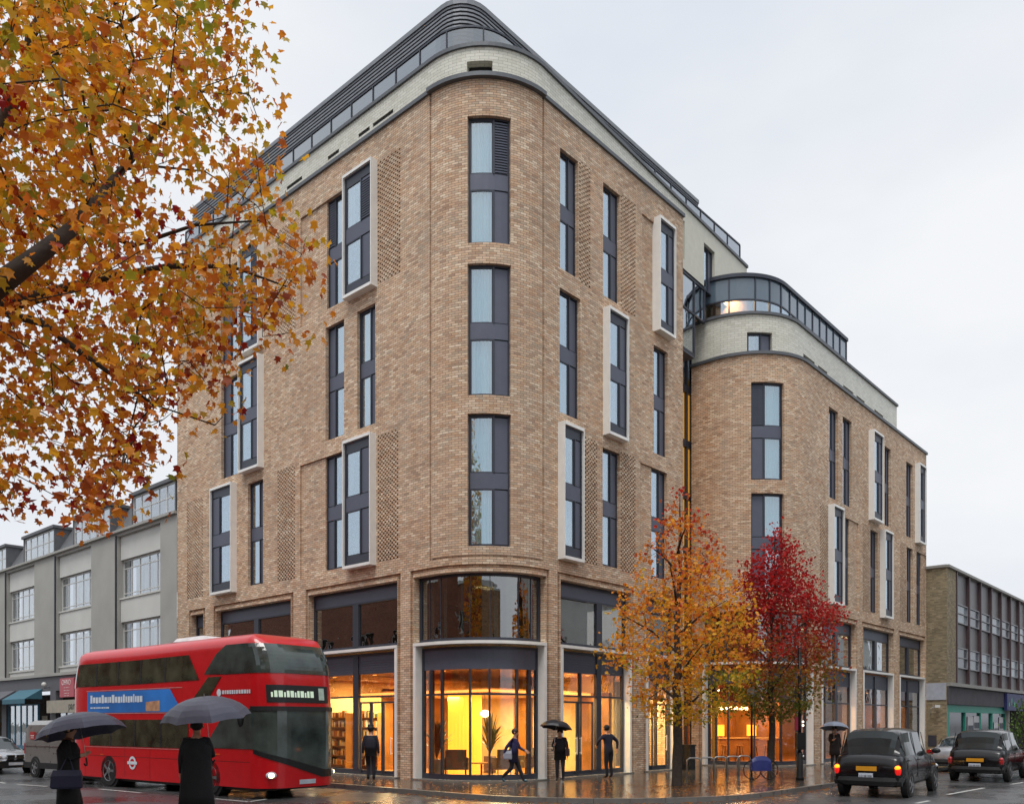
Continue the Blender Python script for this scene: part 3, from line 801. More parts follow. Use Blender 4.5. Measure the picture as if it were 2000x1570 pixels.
# glowing curtained column
def plx(px, Y): return Vector(((px - 1000) / FPX * Y, Y, 0))
M_GLOW = pm('warm_glow', '#ffb43c', 0.7, emit=1.25, ecol=(1.0, 0.45, 0.04), var=0.12, scale=1.2)
mb = MB(); mb.box(-2.28, -1.1, 30.4, 31.0, 0.165, 2.98)
for k in range(9): mb.box(-2.28 + k * 0.13, -2.28 + k * 0.13 + 0.02, 30.385, 30.4, 0.165, 2.98)
mb.build('backlit_column', M_GLOW, hotel)
for a, b, e in ((2.2, 3.5, 130), (4.5, 2.6, 130), (4.5, 5.5, 110), (7.2, 1.8, 130), (9.6, 3.0, 150), (1.4, 5.4, 120), (1.3, 7.9, 110), (2.6, 9.5, 130), (13.5, 2.4, 150), (17, 2.4, 110), (1.2, 9.9, 70), (9.6, 5.5, 90)):
    lamp(AB(a, b, 2.9 if 1.5 < a < 8 and 1.5 < b < 7 else 3.66), e, 0.9)
# small visible downlights
mb = MB()
for k, (a, b) in enumerate([(1.0, 3 + i * 1.1) for i in range(7)] + [(3 + i * 1.2, 0.95) for i in range(13)]):
    p = AB(a, b, 3.7); mb.lathe([(0.07, 0.0), (0.07, 0.02)], (p.x, p.y, 3.7), 10)
mb.build('downlight', M_COVE, hotel)
# second wing interior
rn2 = [(0.45, 3.0), (0.75, 1.8), (1.2, 1.2), (1.8, 0.75), (3.0, 0.45)]
plan2 = rn2 + [(6.5, 0.45), (6.5, 18.5), (0.45, 18.5)]
mb = MB(); slab(mb, C2, plan2, 0.10, 0.165); mb.build('interior_floor', pm('bar_floor', '#8a5a30', 0.3), hotel)
mb = MB(); slab(mb, C2, plan2, 3.72, 4.5); slab(mb, C2, plan2, 6.8, 7.0); mb.build('interior_ceiling', pm('bar_ceiling', '#a7713f', 0.8), hotel)
mb = MB(); obox(mb, 5.6, 5.75, 0.5, 18.4, 0.165, 3.72, C2); obox(mb, 3.2, 5.6, 7.2, 7.35, 0.165, 3.72, C2); obox(mb, 4.5, 4.6, 0.5, 18.4, 4.5, 6.8, C2); obox(mb, 0.6, 4.5, 18.4, 18.5, 0.165, 6.8, C2)
k = 0
while k < 22:
    obox(mb, 5.5, 5.6, 0.6 + k * 0.3, 0.6 + k * 0.3 + 0.08, 0.165, 3.72, C2); k += 1
mb.build('wood_panelling', M_WOOD, hotel)
for a, b, e in ((2.5, 2.5, 170), (4.2, 4.5, 130), (2.0, 6.0, 90), (2, 9, 70), (2.5, 12.5, 60), (2.5, 16, 60)):
    lamp(AB(a, b, 3.66, C2), e, 0.9, (1.0, 0.55, 0.22))
for a, b, e in ((2.5, 5.5, 30), (2.5, 9, 30), (2.5, 14, 25)): lamp(AB(a, b, 6.7, C2), e, 0.8)
for a, b, e in ((3, 3, 14), (7, 2, 14), (12, 2, 14), (2, 8, 10)): lamp(AB(a, b, 6.7), e, 0.8)
# emissive slab put in for the glow of the lit side entrance door
mb = MB(); p = at(1304, 1420, 36.5); mb.box(p.x - 0.36, p.x + 0.42, 36.5, 36.56, 0.17, 3.0); mb.build('door_glow', M_GLOW, hotel)
# ------------------------------------------------------------ ground, road, pavement
M_ROAD = bpy.data.materials.new('wet_asphalt'); M_ROAD.use_nodes = True
def wet_nodes(m, c1, c2, r1, r2, paver=None, scale=0.35):
    t = m.node_tree; b = t.nodes['Principled BSDF']; N = t.nodes.new; L = t.links.new
    c = N('ShaderNodeTexCoord')
    n1 = N('ShaderNodeTexNoise'); n1.inputs['Scale'].default_value = scale; n1.inputs['Detail'].default_value = 8; n1.inputs['Roughness'].default_value = 0.6; L(c.outputs['Object'], n1.inputs['Vector'])
    n2 = N('ShaderNodeTexNoise'); n2.inputs['Scale'].default_value = 90; n2.inputs['Detail'].default_value = 4; L(c.outputs['Object'], n2.inputs['Vector'])
    r = N('ShaderNodeMapRange'); r.inputs['From Min'].default_value = 0.35; r.inputs['From Max'].default_value = 0.65; r.inputs['To Min'].default_value = r1; r.inputs['To Max'].default_value = r2
    L(n1.outputs['Fac'], r.inputs['Value']); L(r.outputs[0], b.inputs['Roughness'])
    mixc = N('ShaderNodeMix'); mixc.data_type = 'RGBA'; mixc.inputs[6].default_value = c1 + (1,); mixc.inputs[7].default_value = c2 + (1,)
    L(n2.outputs['Fac'], mixc.inputs[0]); src = mixc.outputs[2]; h = n2.outputs['Fac']
    if paver:
        mp = N('ShaderNodeMapping'); mp.inputs['Rotation'].default_value = (0, 0, -math.atan2(DR.y, DR.x)); L(c.outputs['Object'], mp.inputs['Vector'])
        bt = N('ShaderNodeTexBrick'); bt.inputs['Scale'].default_value = 1.0; bt.inputs['Brick Width'].default_value = paver[0]; bt.inputs['Row Height'].default_value = paver[1]
        bt.inputs['Mortar Size'].default_value = 0.012; bt.inputs['Color1'].default_value = (0.75, 0.74, 0.72, 1); bt.inputs['Color2'].default_value = (1.25, 1.2, 1.15, 1); bt.inputs['Mortar'].default_value = (0.35, 0.35, 0.35, 1)
        L(mp.outputs[0], bt.inputs['Vector'])
        mm = N('ShaderNodeMix'); mm.data_type = 'RGBA'; mm.blend_type = 'MULTIPLY'; mm.inputs[0].default_value = 1; L(src, mm.inputs[6]); L(bt.outputs['Color'], mm.inputs[7]); src = mm.outputs[2]
        sb = N('ShaderNodeMath'); sb.operation = 'SUBTRACT'; L(n2.outputs['Fac'], sb.inputs[0]); 
        ml = N('ShaderNodeMath'); ml.operation = 'MULTIPLY'; ml.inputs[1].default_value = 1.5; L(bt.outputs['Fac'], ml.inputs[0]); L(ml.outputs[0], sb.inputs[1]); h = sb.outputs[0]
    L(src, b.inputs['Base Color'])
    # low undulation so that reflections break up
    n3 = N('ShaderNodeTexNoise'); n3.inputs['Scale'].default_value = 2.2; n3.inputs['Detail'].default_value = 3; L(c.outputs['Object'], n3.inputs['Vector'])
    b1 = N('ShaderNodeBump'); b1.inputs['Strength'].default_value = 0.25; b1.inputs['Distance'].default_value = 0.006; L(h, b1.inputs['Height'])
    b2 = N('ShaderNodeBump'); b2.inputs['Strength'].default_value = 0.12; b2.inputs['Distance'].default_value = 0.02; L(n3.outputs['Fac'], b2.inputs['Height']); L(b1.outputs[0], b2.inputs['Normal'])
    L(b2.outputs[0], b.inputs['Normal']); b.inputs['Specular IOR Level'].default_value = 0.8
wet_nodes(M_ROAD, (0.035, 0.034, 0.036), (0.085, 0.084, 0.086), 0.1, 0.42)
M_PAVE = bpy.data.materials.new('wet_pavers'); M_PAVE.use_nodes = True
wet_nodes(M_PAVE, (0.05, 0.04, 0.032), (0.095, 0.08, 0.066), 0.02, 0.15, (0.9, 0.6), 0.45)
M_KERB = pm('granite_kerb', '#6a6763', 0.3, bump=0.3, bscale=60)
def sheet(name, pts, z, mat, kind='structure', label=None):
    mb = MB(); mb.add([(p[0], p[1], z) for p in pts], [tuple(range(len(pts)))]); o = mb.build(name, mat); o['kind'] = kind
    if label: o['label'] = label
    return o
sheet('ground', [(-900, -300), (900, -300), (900, 1500), (-900, 1500)], -0.03, pm('dull_earth', '#55524c', 0.8))
sheet('road', [(-140, -30), (140, -30), (140, 170), (-140, 170)], 0.0, M_ROAD)
KC = Vector((3.0, 18.6, 0)); KR = 5.8
KP = corner_path(KC + DL * 75, KC, KR, KC + DR * 95)
kp = [KP.P(q, 0.15) for q in KP.cuts(0, KP.L, 0.4)]
far = KC + DL * 75 + DR * 95
mb = MB(); mb.add([(p.x, p.y, 0.12) for p in kp] + [(far.x, far.y, 0.12)], [tuple(range(len(kp) + 1))])
o = mb.build('pavement', M_PAVE); o['kind'] = 'structure'
mb = MB(); q = 0
while q < KP.L:
    e = min(q + 0.9, KP.L); pbox(mb, KP, q + 0.004, e - 0.004, -0.02, 0.125, 0, 0.15, 0.9); q = e
o = mb.build('kerb', M_KERB); o['kind'] = 'structure'
mb = MB(); nk = [(-60, 57.5), (-13.6, 15.9), (-2.5, 15.9), (-1.6, 15.6), (-1.0, 14.6), (-0.8, 5), (-0.8, -20), (-60, -20)]
mb.prism(nk, -0.02, 0.14); o = mb.build('pavement', M_PAVE); o['kind'] = 'structure'
mb = MB()
mb.prism([(-60, 57.5), (-13.6, 15.9), (-2.5, 15.9), (-1.6, 15.6), (-1.0, 14.6), (-0.85, 14.66), (-1.5, 15.75), (-2.45, 16.05), (-13.5, 16.05), (-60, 57.7)], -0.02, 0.145)
o = mb.build('kerb', M_KERB); o['kind'] = 'structure'
# painted lines
M_PAINT = pm('road_paint', '#b9bab5', 0.35, var=0.2, scale=9)
def dash(a, b, wd=0.12):
    a = Vector(a + (0,)); b = Vector(b + (0,)); t = (b - a).normalized(); n = Vector((-t.y, t.x, 0)) * wd / 2
    mb = MB(); mb.add([a - n + Vector((0, 0, .004)), b - n + Vector((0, 0, .004)), b + n + Vector((0, 0, .004)), a + n + Vector((0, 0, .004))], [(0, 1, 2, 3)])
    o = mb.build('road_marking', M_PAINT); o['kind'] = 'structure'
def gp(px, py): Y = EYE * FPX / (py - HORIZ); p = gnd(px, Y); return (p.x, p.y)
for a, b in (((33, 1531), (92, 1535)), ((193, 1540), (275, 1547.5)), ((0, 1527), (10, 1529)), ((419, 1559), (486, 1565)), ((486, 1565), (520, 1560)), ((1790, 1568), (1815, 1563)), ((1850, 1551), (1922, 1538)), ((1975, 1531), (1999, 1527))):
    dash(gp(*a), gp(*b), 0.11)
for k in range(1, 9):   # the centre line goes on along both streets
    s = Vector(gp(33, 1531) + (0,)) + DL * (3 + k * 4.5); dash((s.x, s.y), (s.x + DL.x * 2, s.y + DL.y * 2), 0.11)
# ------------------------------------------------------------ grey terrace along the left street
GY = Path([('L', PL + DL * 46, PL + DL * 0.02)])
gx = GY.u
M_GREY = pm('grey_stucco', '#c9c9c4', 0.8, var=0.06, scale=0.8, bump=0.1)
M_GREYD = pm('darker_stucco', '#a3a29c', 0.8, var=0.08, scale=0.8, bump=0.1)
M_SLATE = pm('roof_lead', '#5c5e61', 0.6, var=0.12)
M_WPAINT = pm('white_paint', '#c9c9c5', 0.5, var=0.05)
terr = thing('terrace_building', 'grey stucco three storey terrace with white windows, dormers and shops below', 'building', tuple(PL + DL * 20 + Vector((0, 0, .12))), world=True)
hg = []
bays = [(gx(229), gx(313)), (gx(110), gx(178)), (gx(13), gx(67))]
pitch = bays[0][0] - bays[1][0]
for k in range(1, 4): bays.append((bays[2][0] - pitch * k, bays[2][1] - pitch * k))
def casement(path, parent, ua, ub, za, zb, d, cols, toprow, mat=None, frame_t=0.07, curtain=True):
    mb = MB(); t = frame_t
    bars(mb, path, ua, ub, za, zb, t, d, d + 0.07)
    for i, f in enumerate(cols):
        wdt = t * (0.9 if i in (0, len(cols) - 1) else 0.45)
        pbox(mb, path, ua + (ub - ua) * f - wdt / 2, ua + (ub - ua) * f + wdt / 2, za + t, zb - t, d + .005, d + 0.06)
    for f in toprow: pbox(mb, path, ua + t, ub - t, za + (zb - za) * f - .022, za + (zb - za) * f + .022, d + .008, d + 0.055)
    w_ = mb.build('window', mat or M_WPAINT, parent)
    g = MB(); pbox(g, path, ua + t, ub - t, za + t, zb - t, d + 0.03, d + 0.04); g.build('pane', M_GT, w_)
    g = MB(); pbox(g, path, ua, ub, za, zb, d + 0.75, d + 0.8); g.build('room', M_ROOM, w_)
    if curtain:
        c_ = MB()
        for f in cols[:-1]:
            a = ua + (ub - ua) * (f + 0.02); n = 8
            for i in range(n):
                q0 = a + (ub - ua) * 0.15 * i / n; q1 = a + (ub - ua) * 0.15 * (i + 1) / n
                c_.quad(path.P(q0, d + .2 + .03 * (i % 2), za), path.P(q1, d + .2 + .03 * ((i + 1) % 2), za), path.P(q1, d + .2 + .03 * ((i + 1) % 2), zb), path.P(q0, d + .2 + .03 * (i % 2), zb))
        c_.build('curtain', M_CURTW, w_)
    return w_
M_GT = glass('old_window_glass', (0.75, 0.77, 0.8), 0.2)
for ua, ub in bays:
    hg.append((ua, ub, 4.78, 11.35, 0.22, False))
    for za, zb in ((8.25, 10.15), (5.15, 7.02)): hg.append((ua + .02, ub - .02, za, zb, 0.5, True))
mb = MB(); wall(mb, GY, 0, GY.L, 4.75, 11.5, hg)
w_ = mb.build('wall', M_GREYD, terr)
for ua, ub in bays:
    for za, zb in ((10.17, 11.34), (7.04, 8.23), (4.8, 5.13)):
        mb = MB(); pbox(mb, GY, ua + .03, ub - .03, za, zb, 0.17, 0.215); mb.build('wall_panel', M_GREY, terr)
for ua, ub in bays:
    for za, zb in ((8.25, 10.15), (5.15, 7.02)): casement(GY, terr, ua + .03, ub - .03, za, zb, 0.3, (0.2, 0.4, 0.62, 0.8), (0.78, 0.12))
    mb = MB(); pbox(mb, GY, ua, ub, 8.17, 8.25, 0.12, 0.3); pbox(mb, GY, ua, ub, 5.07, 5.15, 0.12, 0.3); mb.build('sill', M_GREY, terr)
    mb = MB(); mb.tube([GY.P(ua - .06, -0.05, 4.8), GY.P(ua - .06, -0.05, 11.4)], 0.045, 8); mb.build('downpipe', M_METAL, terr)
mb = MB(); pbox(mb, GY, 0, GY.L, 11.5, 11.62, -0.15, 0.3); pbox(mb, GY, 0, GY.L, 4.62, 4.78, -0.12, 0.2); mb.build('cornice', M_GREYD, terr)
# mansard and dormers
mb = MB()
for a, b in ((0, GY.L),):
    mb.quad(GY.P(a, 0.3, 11.6), GY.P(b, 0.3, 11.6), GY.P(b, 1.25, 13.25), GY.P(a, 1.25, 13.25)); mb.quad(GY.P(a, 1.25, 13.25), GY.P(b, 1.25, 13.25), GY.P(b, 9, 13.3), GY.P(a, 9, 13.3))
mb.build('roof', M_SLATE, terr)
dm = [(gx(247), gx(333)), (gx(133), gx(206)), (gx(37), gx(97))]
for k in range(1, 4): dm.append((dm[2][0] - pitch * k, dm[2][1] - pitch * k))
for a, b in dm:
    mb = MB(); pbox(mb, GY, a, a + .1, 11.62, 13.2, 0.25, 2.2); pbox(mb, GY, b - .1, b, 11.62, 13.2, 0.25, 2.2); pbox(mb, GY, a - .08, b + .08, 13.2, 13.36, 0.15, 2.4)
    d_ = mb.build('dormer', M_SLATE, terr)
    casement(GY, d_, a + .1, b - .1, 11.7, 13.18, 0.3, (0.2, 0.42, 0.62, 0.8), (0.55,), curtain=False)
# antenna
mb = MB(); p = GY.P(gx(112), 2.0, 13.2); mb.tube([p, p + Vector((0, 0, 1.6))], 0.02, 6); mb.tube([p + Vector((-.4, 0, 1.5)), p + Vector((.4, 0, 1.5))], 0.012, 5)
for k in range(5): mb.tube([p + Vector((-.4 + k * .2, -.2, 1.5)), p + Vector((-.4 + k * .2, .2, 1.5))], 0.008, 4)
mb.build('aerial', M_METAL, terr)
# ground floor: fascias, shopfronts, awnings
mb = MB(); pbox(mb, GY, 0, GY.L, 3.8, 4.62, 0.0, 0.2)
for q in [bays[i][0] - 0.9 for i in range(6)] + [GY.L - 0.8]: pbox(mb, GY, q, q + 0.8, G0, 3.8, 0, 0.4)
mb.build('shop_fascia', pm('slate_fascia', '#5b5b60', 0.6), terr)
mb = MB(); pbox(mb, GY, 0, GY.L, G0, 3.8, 2.6, 2.7); mb.build('shop_interior', pm('shop_back', '#4a4038', 0.9, var=0.4, scale=3), terr)
M_TEAL = pm('blue_shop_paint', '#2f6a86', 0.5)
for i, (ua, ub) in enumerate(bays):
    mb = MB(); a, b = ua, ub + 0.3
    bars(mb, GY, a, b, G0, 3.1, 0.09, 0.1, 0.2); pbox(mb, GY, a, b, G0 + .09, 0.6, 0.12, 0.18)
    for f in (0.22, 0.42, 0.62, 0.82): pbox(mb, GY, a + (b - a) * f - .03, a + (b - a) * f + .03, .6, 3.01, 0.1, 0.18)
    w2 = mb.build('shopfront', M_TEAL if i in (2, 3) else M_WPAINT if i == 0 else M_METAL, terr)
    g = MB(); pbox(g, GY, a + .09, b - .09, 0.6, 3.01, 0.14, 0.15); g.build('pane', M_GT, w2)
    g = MB()
    for k in range(26):
        q = a + 0.2 + (b - a - 0.5) * wrng.random(); z = wrng.choice([0.65, 1.15, 1.65, 2.1]); h_ = 0.15 + 0.25 * wrng.random()
        g.m = wrng.randrange(4); pbox(g, GY, q, q + 0.1 + 0.2 * wrng.random(), z, z + h_, 0.5, 0.75)
    g.build('window_display', [pm('goods_cream', '#cfc6b5', .7), pm('goods_plum', '#5b3d5a', .7), pm('goods_brown', '#7a5a3e', .7), pm('goods_teal', '#3f7a80', .7)], w2)
def sign_on(path, name, label, px0, px1, py0, py1, mat, d0=-0.08, d1=-0.01, cat='sign'):
    a, b = path.u(px0, d0), path.u(px1, d0); pm_ = (px0 + px1) / 2
    z1, z0 = path.z(pm_, py0, d0), path.z(pm_, py1, d0)
    p = path.P((a + b) / 2, d0, z0)
    t_ = thing(name, label, cat, tuple(p), world=True)
    mb = MB(); pbox(mb, path, a, b, z0, z1, d0, d1); mb.build('board', mat, t_)
    e = (path.P(b, d0) - path.P(a, d0)).normalized()
    def place(u_, z_, dd=0.006):
        q = path.P(a + (b - a) * u_, d0 - dd, z0 + (z1 - z0) * z_) - Vector(t_.location)
        return Matrix.Translation(q) @ Matrix(((e.x, 0, e.y, 0), (e.y, 0, -e.x, 0), (0, 1, 0, 0), (0, 0, 0, 1)))
    return t_, place, (b - a), (z1 - z0)
M_LET_D = pm('dark_letters', '#1c2a22', 0.5); M_LET_W = pm('pale_letters', '#d9d2cf', 0.5)
t_, pl_, W_, H_ = sign_on(GY, 'shop_sign', 'cream shop fascia board with dark green lettering beside the bus', 91, 178, 1366, 1391, pm('cream_board', '#a19a8c', 0.6), -0.25, -0.02)
text('parm', 0.62, M_LET_D, t_, pl_(0.62, 0.52), align='CENTER')
t_, pl_, W_, H_ = sign_on(GY, 'wall_sign', 'square red sign board with white lettering above the cream fascia', 116.5, 144, 1323.5, 1360.5, pm('red_board', '#b5525c', 0.5), -0.16, -0.05)
text('OHVO', 0.42, M_LET_W, t_, pl_(0.47, 0.76))
for k, (s_, z_) in enumerate((('-- --- -', 0.52), ('--- ----', 0.37), ('---- --', 0.22), ('--- ---', 0.09))): text(s_, 0.3, M_LET_W, t_, pl_(0.5, z_))
# awnings
def awning(px0, px1, label, col):
    a, b = gx(px0), gx(px1); p = GY.P((a + b) / 2, -0.5, 3.1)
    t_ = thing('awning', label, 'awning', tuple(p), world=True)
    mb = MB(); P = GY.P
    mb.quad(P(a, -.02, 3.95), P(b, -.02, 3.95), P(b, -.95, 3.35), P(a, -.95, 3.35)); mb.quad(P(a, -.95, 3.35), P(b, -.95, 3.35), P(b, -.95, 3.08), P(a, -.95, 3.08))
    for q in (a, b): mb.add([P(q, -.02, 3.95), P(q, -.95, 3.35), P(q, -.02, 3.35)], [(0, 1, 2)])
    mb.build('canvas', pm('awning_' + label[:4], col, 0.7), t_)
    mb = MB()
    for q in (a + .05, b - .05): mb.tube([P(q, -.02, 3.1), P(q, -.92, 3.36)], 0.015, 6)
    mb.build('arm', M_METAL, t_)
awning(38, 83, 'teal canvas shop awning on the grey terrace', '#3a6676')
awning(-35, 30, 'faded grey canvas shop awning at the far end of the grey terrace', '#5a5a60')
mb = MB(); q = gx(97); mb.ball(tuple(GY.P(q, -.3, 4.15) - GY.P(q, -.3, 4.0)), 0.14); 
lt = thing('wall_lamp', 'small white globe lamp on a bracket above the cream shop board', 'lamp', tuple(GY.P(q, -.3, 4.0)), world=False)
mb.build('globe', M_WPAINT, lt, smooth=True); mb = MB(); mb.tube([(0, 0, 0.02), (0, 0, -.05), DR * 0.3], 0.02, 6); mb.build('bracket', M_METAL, lt)

# ------------------------------------------------------------ office block at the right end
E0 = W2.P(W2.L) + DR * 0.03
CX = E0 - DL * 1.1                                  # its front corner
OS = Path([('L', E0 + DL * 6 , CX)])
OF = Path([('L', CX, CX + DR * 60)])
off = thing('office_block', 'low 1960s office block with brown framed curtain wall and yellow brick flank', 'building', tuple(CX + Vector((0, 0, .12))), world=True)
H0 = 10.95
OS = Path([('L', CX + DL * 8, CX)])
mb = MB(); wall(mb, OS, 0, OS.L, G0 - .02, H0, []); pbox(mb, OF, 0.003, OF.u(1868), 4.3, H0, 0, 0.3)
mb.build('brick_wall', M_YELLOW, off)
mb = MB(); pbox(mb, OS, 0, OS.L, H0, H0 + .15, -.1, .3); pbox(mb, OF, 0, OF.L, H0, H0 + .15, -.12, .4); pbox(mb, OF, 0, OF.L, 4.1, 4.3, -.25, .3); mb.build('cornice', pm('pale_band', '#8f8d88', .6), off)
M_BROWN = pm('brown_mullion', '#47373a', 0.5); M_SPG = pm('grey_spandrel', '#6b6868', 0.4, var=0.06)
o0 = OF.u(1868); op = (OF.u(1955) - OF.u(1868)) / 4
mb = MB(); pbox(mb, OF, o0, OF.L, 4.3, H0, 0.15, 0.3); mb.build('spandrel_wall', M_SPG, off)
n = int((OF.L - o0) / op)
for k in range(n):
    mb = MB(); pbox(mb, OF, o0 + k * op - .09, o0 + k * op + .09, 4.3, H0, -.06, .15); mb.build('mullion', M_BROWN, off)
rows = ((7.95, 9.1), (5.25, 6.5))
for k in range(min(n, 16)):
    for za, zb in rows:
        a, b = o0 + k * op + .09, o0 + (k + 1) * op - .09
        mb = MB(); bars(mb, OF, a, b, za, zb, .06, 0.03, .12); pbox(mb, OF, a + .06, b - .06, za + (zb - za) * .5, za + (zb - za) * .5 + .05, .03, .12)
        w_ = mb.build('window', pm('aged_white_frame', '#8f9094', .5), off)
        g = MB(); pbox(g, OF, a + .06, b - .06, za + .06, zb - .06, .1, .11); g.build('pane', pm('office_glass_%d' % ((k * 7 + int(za)) % 3), ('#5d666e', '#7b858c', '#454c53')[(k * 7 + int(za)) % 3], .15, var=.2, scale=1, rvar=.03), w_)
mb = MB(); pbox(mb, OF, 0.004, OF.L, 3.05, 4.1, -.1, .3); mb.build('shop_fascia', pm('weathered_fascia', '#4c494e', 0.8, var=0.25, scale=1.5), off)
mb = MB(); pbox(mb, OF, 0, OF.L, G0 - .02, 3.05, 1.3, 1.4); mb.build('shop_interior', M_DARK, off)
M_GREEN = pm('sea_green_paint', '#2f8a78', 0.5)
s0, s1 = 0.05, OF.u(1965)
mb = MB(); pbox(mb, OF, s0, s1, 2.6, 3.04, 0, .2); L_ = s1 - s0
for f, wd in ((0.0, .5), (.27, .12), (.52, .12), (.73, .12), (.985, .12)): pbox(mb, OF, s0 + L_ * f, s0 + L_ * f + wd, G0, 2.6, 0, .2)
pbox(mb, OF, s0, s1, G0, .5, .05, .15)
sf = mb.build('shopfront', M_GREEN, off)
g = MB(); pbox(g, OF, s0 + .5, s1, .5, 2.6, .12, .13); g.build('pane', pm('dark_shop_glass', '#1a1c2b', .12, var=.3, scale=1, rvar=.03), sf)
for f, z, wd, h in ((.33, 1.15, .09, 1.2), (.43, 1.5, .09, .9), (.43, .6, .09, .7), (.79, 1.1, .08, .9), (.89, 1.45, .08, .9), (.89, .6, .08, .6)):
    g = MB(); a = s0 + L_ * f; b = a + L_ * wd
    pbox(g, OF, a, b, z, z + h, .08, .1); g.build('poster', pm('poster_paper', '#b9b9bd', .6, var=.15, scale=2), sf)
    g = MB(); pbox(g, OF, a + .06, b - .06, z + .12, z + h * .55, .07, .08); g.build('poster_print', pm('poster_ink', '#4a4c58', .6, var=.5, scale=5), sf)
mb = MB(); pbox(mb, OF, s1 + .15, s1 + .35, G0, 4.1, -.14, .2); pbox(mb, OF, 0.004, 0.05, G0, 3.05, 0, .3); mb.build('pilaster', pm('pale_pilaster', '#a5a09b', .6), off)
mb = MB(); pbox(mb, OS, OS.L - 1.15, OS.L - .04, 3.3, 4.28, -.05, .02); mb.build('wall_panel', pm('pale_blue_panel', '#a5a9b3', .6), off)
mb = MB(); pbox(mb, OS, OS.L - 1.0, OS.L - .55, .6, 1.25, -.03, .02); mb.build('vent_grille', M_METAL, off)
t_, pl_, W_, H_ = sign_on(OF, 'shop_sign', 'navy shop sign with a mint green leaf mark on the office block', 1967.5, 2030, 1357, 1388, pm('navy_board', '#232a5c', 0.5), -0.3, -0.11)
mb = MB()
for k, (x_, z_, r_, an) in enumerate(((.12, .55, .32, 75), (.2, .38, .28, 50), (.05, .35, .2, 110))):
    c_ = pl_(x_, z_, .01); q = [c_ @ Vector((math.cos(R(an)) * r_ * t - math.sin(R(an)) * w__ , math.sin(R(an)) * r_ * t + math.cos(R(an)) * w__, 0)) for t, w__ in ((-1, 0), (-.3, .13), (.4, .12), (1, 0), (.4, -.12), (-.3, -.13))]
    mb.add(q, [(0, 1, 2, 3, 4, 5)])
mb.build('leaf_mark', pm('mint_mark', '#4fb08c', 0.5), t_, world=False)
# lamp bracket on the flank
lp = thing('wall_lamp', 'white angled floodlight fixed to the yellow brick flank', 'lamp', tuple(OS.P(OS.L - .85, -.05, 2.55)))
mb = MB(); mb.tube([(0, 0, 0), (-.1, -.25, .25), (.0, -.45, .38)], .035, 8); mb.build('bracket', M_WPAINT, lp); mb = MB(); mb.box(-.05, .25, -.6, -.35, .3, .45); mb.build('lamp_head', M_WPAINT, lp)

# ------------------------------------------------------------ the other side of the street, behind the camera: what the glass reflects
def opposite(name, label, pa, pb, h, mat, n):
    pa = Vector(pa + (0,)); pb = Vector(pb + (0,))
    t_ = thing(name, label, 'building', tuple((pa + pb) / 2), world=True)
    PTH = Path([('L', pa, pb)])
    hs_ = []; W_ = PTH.L
    for i in range(n):
        for j in range(int((h - 4) / 3.1)):
            hs_.append((W_ * (i + .28) / n, W_ * (i + .72) / n, 4.6 + j * 3.1, 6.4 + j * 3.1, .2, True))
    mb = MB(); wall(mb, PTH, 0, W_, 0, h, hs_); mb.build('wall', mat, t_)
    mb = MB(); pbox(mb, PTH, 0, W_, 0, h - .3, .3, 8); mb.build('interior', M_DARK, t_)
    for q in hs_:
        mb = MB(); bars(mb, PTH, q[0], q[1], q[2], q[3], .08, .12, .2); pbox(mb, PTH, (q[0] + q[1]) / 2 - .04, (q[0] + q[1]) / 2 + .04, q[2], q[3], .12, .2)
        mb.build('window', M_WPAINT, t_)
    mb = MB(); pbox(mb, PTH, -.2, W_ + .2, h, h + .4, -.3, .6); mb.build('cornice', M_GREY, t_)
opposite('terrace_building', 'dark red brick mansion block across the road behind the viewer', (-9, -16), (-40, -13), 15, brick_mat('red_brick_far', ['#6e4032', '#84503e', '#925a45'], '#8a7a6c', big=.15), 9)
opposite('terrace_building', 'brown brick shops with flats over across the road behind the viewer', (22, -15), (-8.5, -15), 13, M_BRICKR, 8)
opposite('terrace_building', 'pale stucco terrace on the far side of the right hand street, outside the view', (24 + .667 * 95, 12 + .745 * 95), (25, 12), 13, M_GREY, 16)
opposite('terrace_building', 'long red brick terrace on the far side of the bus road, outside the view', (-21, 8), (-21 - .745 * 60, 8 + .667 * 60), 13, MATS['red_brick_far'], 12)
# ------------------------------------------------------------ vehicles
M_TYRE = pm('tyre_rubber', '#1c1c1d', 0.75, var=0.1)
M_RIM = pm('wheel_rim', '#8d8f92', 0.35, 0.7)
M_VGLASS = pm('vehicle_glass', '#20282a', 0.06, 0.0, var=0.1, rvar=0.02, coat=.3)
M_BLACKP = pm('black_plastic', '#17181a', 0.5)
M_CHROME = pm('chrome', '#c3c5c8', 0.15, 0.9, rvar=0.05)
M_PLATE = pm('number_plate', '#b9bfc8', 0.4)
M_AMBERP = pm('amber_panel', '#c98a1a', 0.4, var=.05)
def emat(name, col, e): return pm(name, col, 0.3, emit=e, ecol=lin(col) if isinstance(col, str) else col, var=0.05)
M_TAILR = pm('red_lens', '#a01018', 0.2, coat=1.0)
M_TAILON = emat('lit_red_lens', '#c0140f', .8)
M_AMBON = emat('lit_amber_lens', '#ff8a10', 2.2)
M_HEAD = emat('lit_headlamp', '#ffe9b0', 6.0)
M_LENS = pm('clear_lens', '#c9ced2', 0.1, coat=1.0)
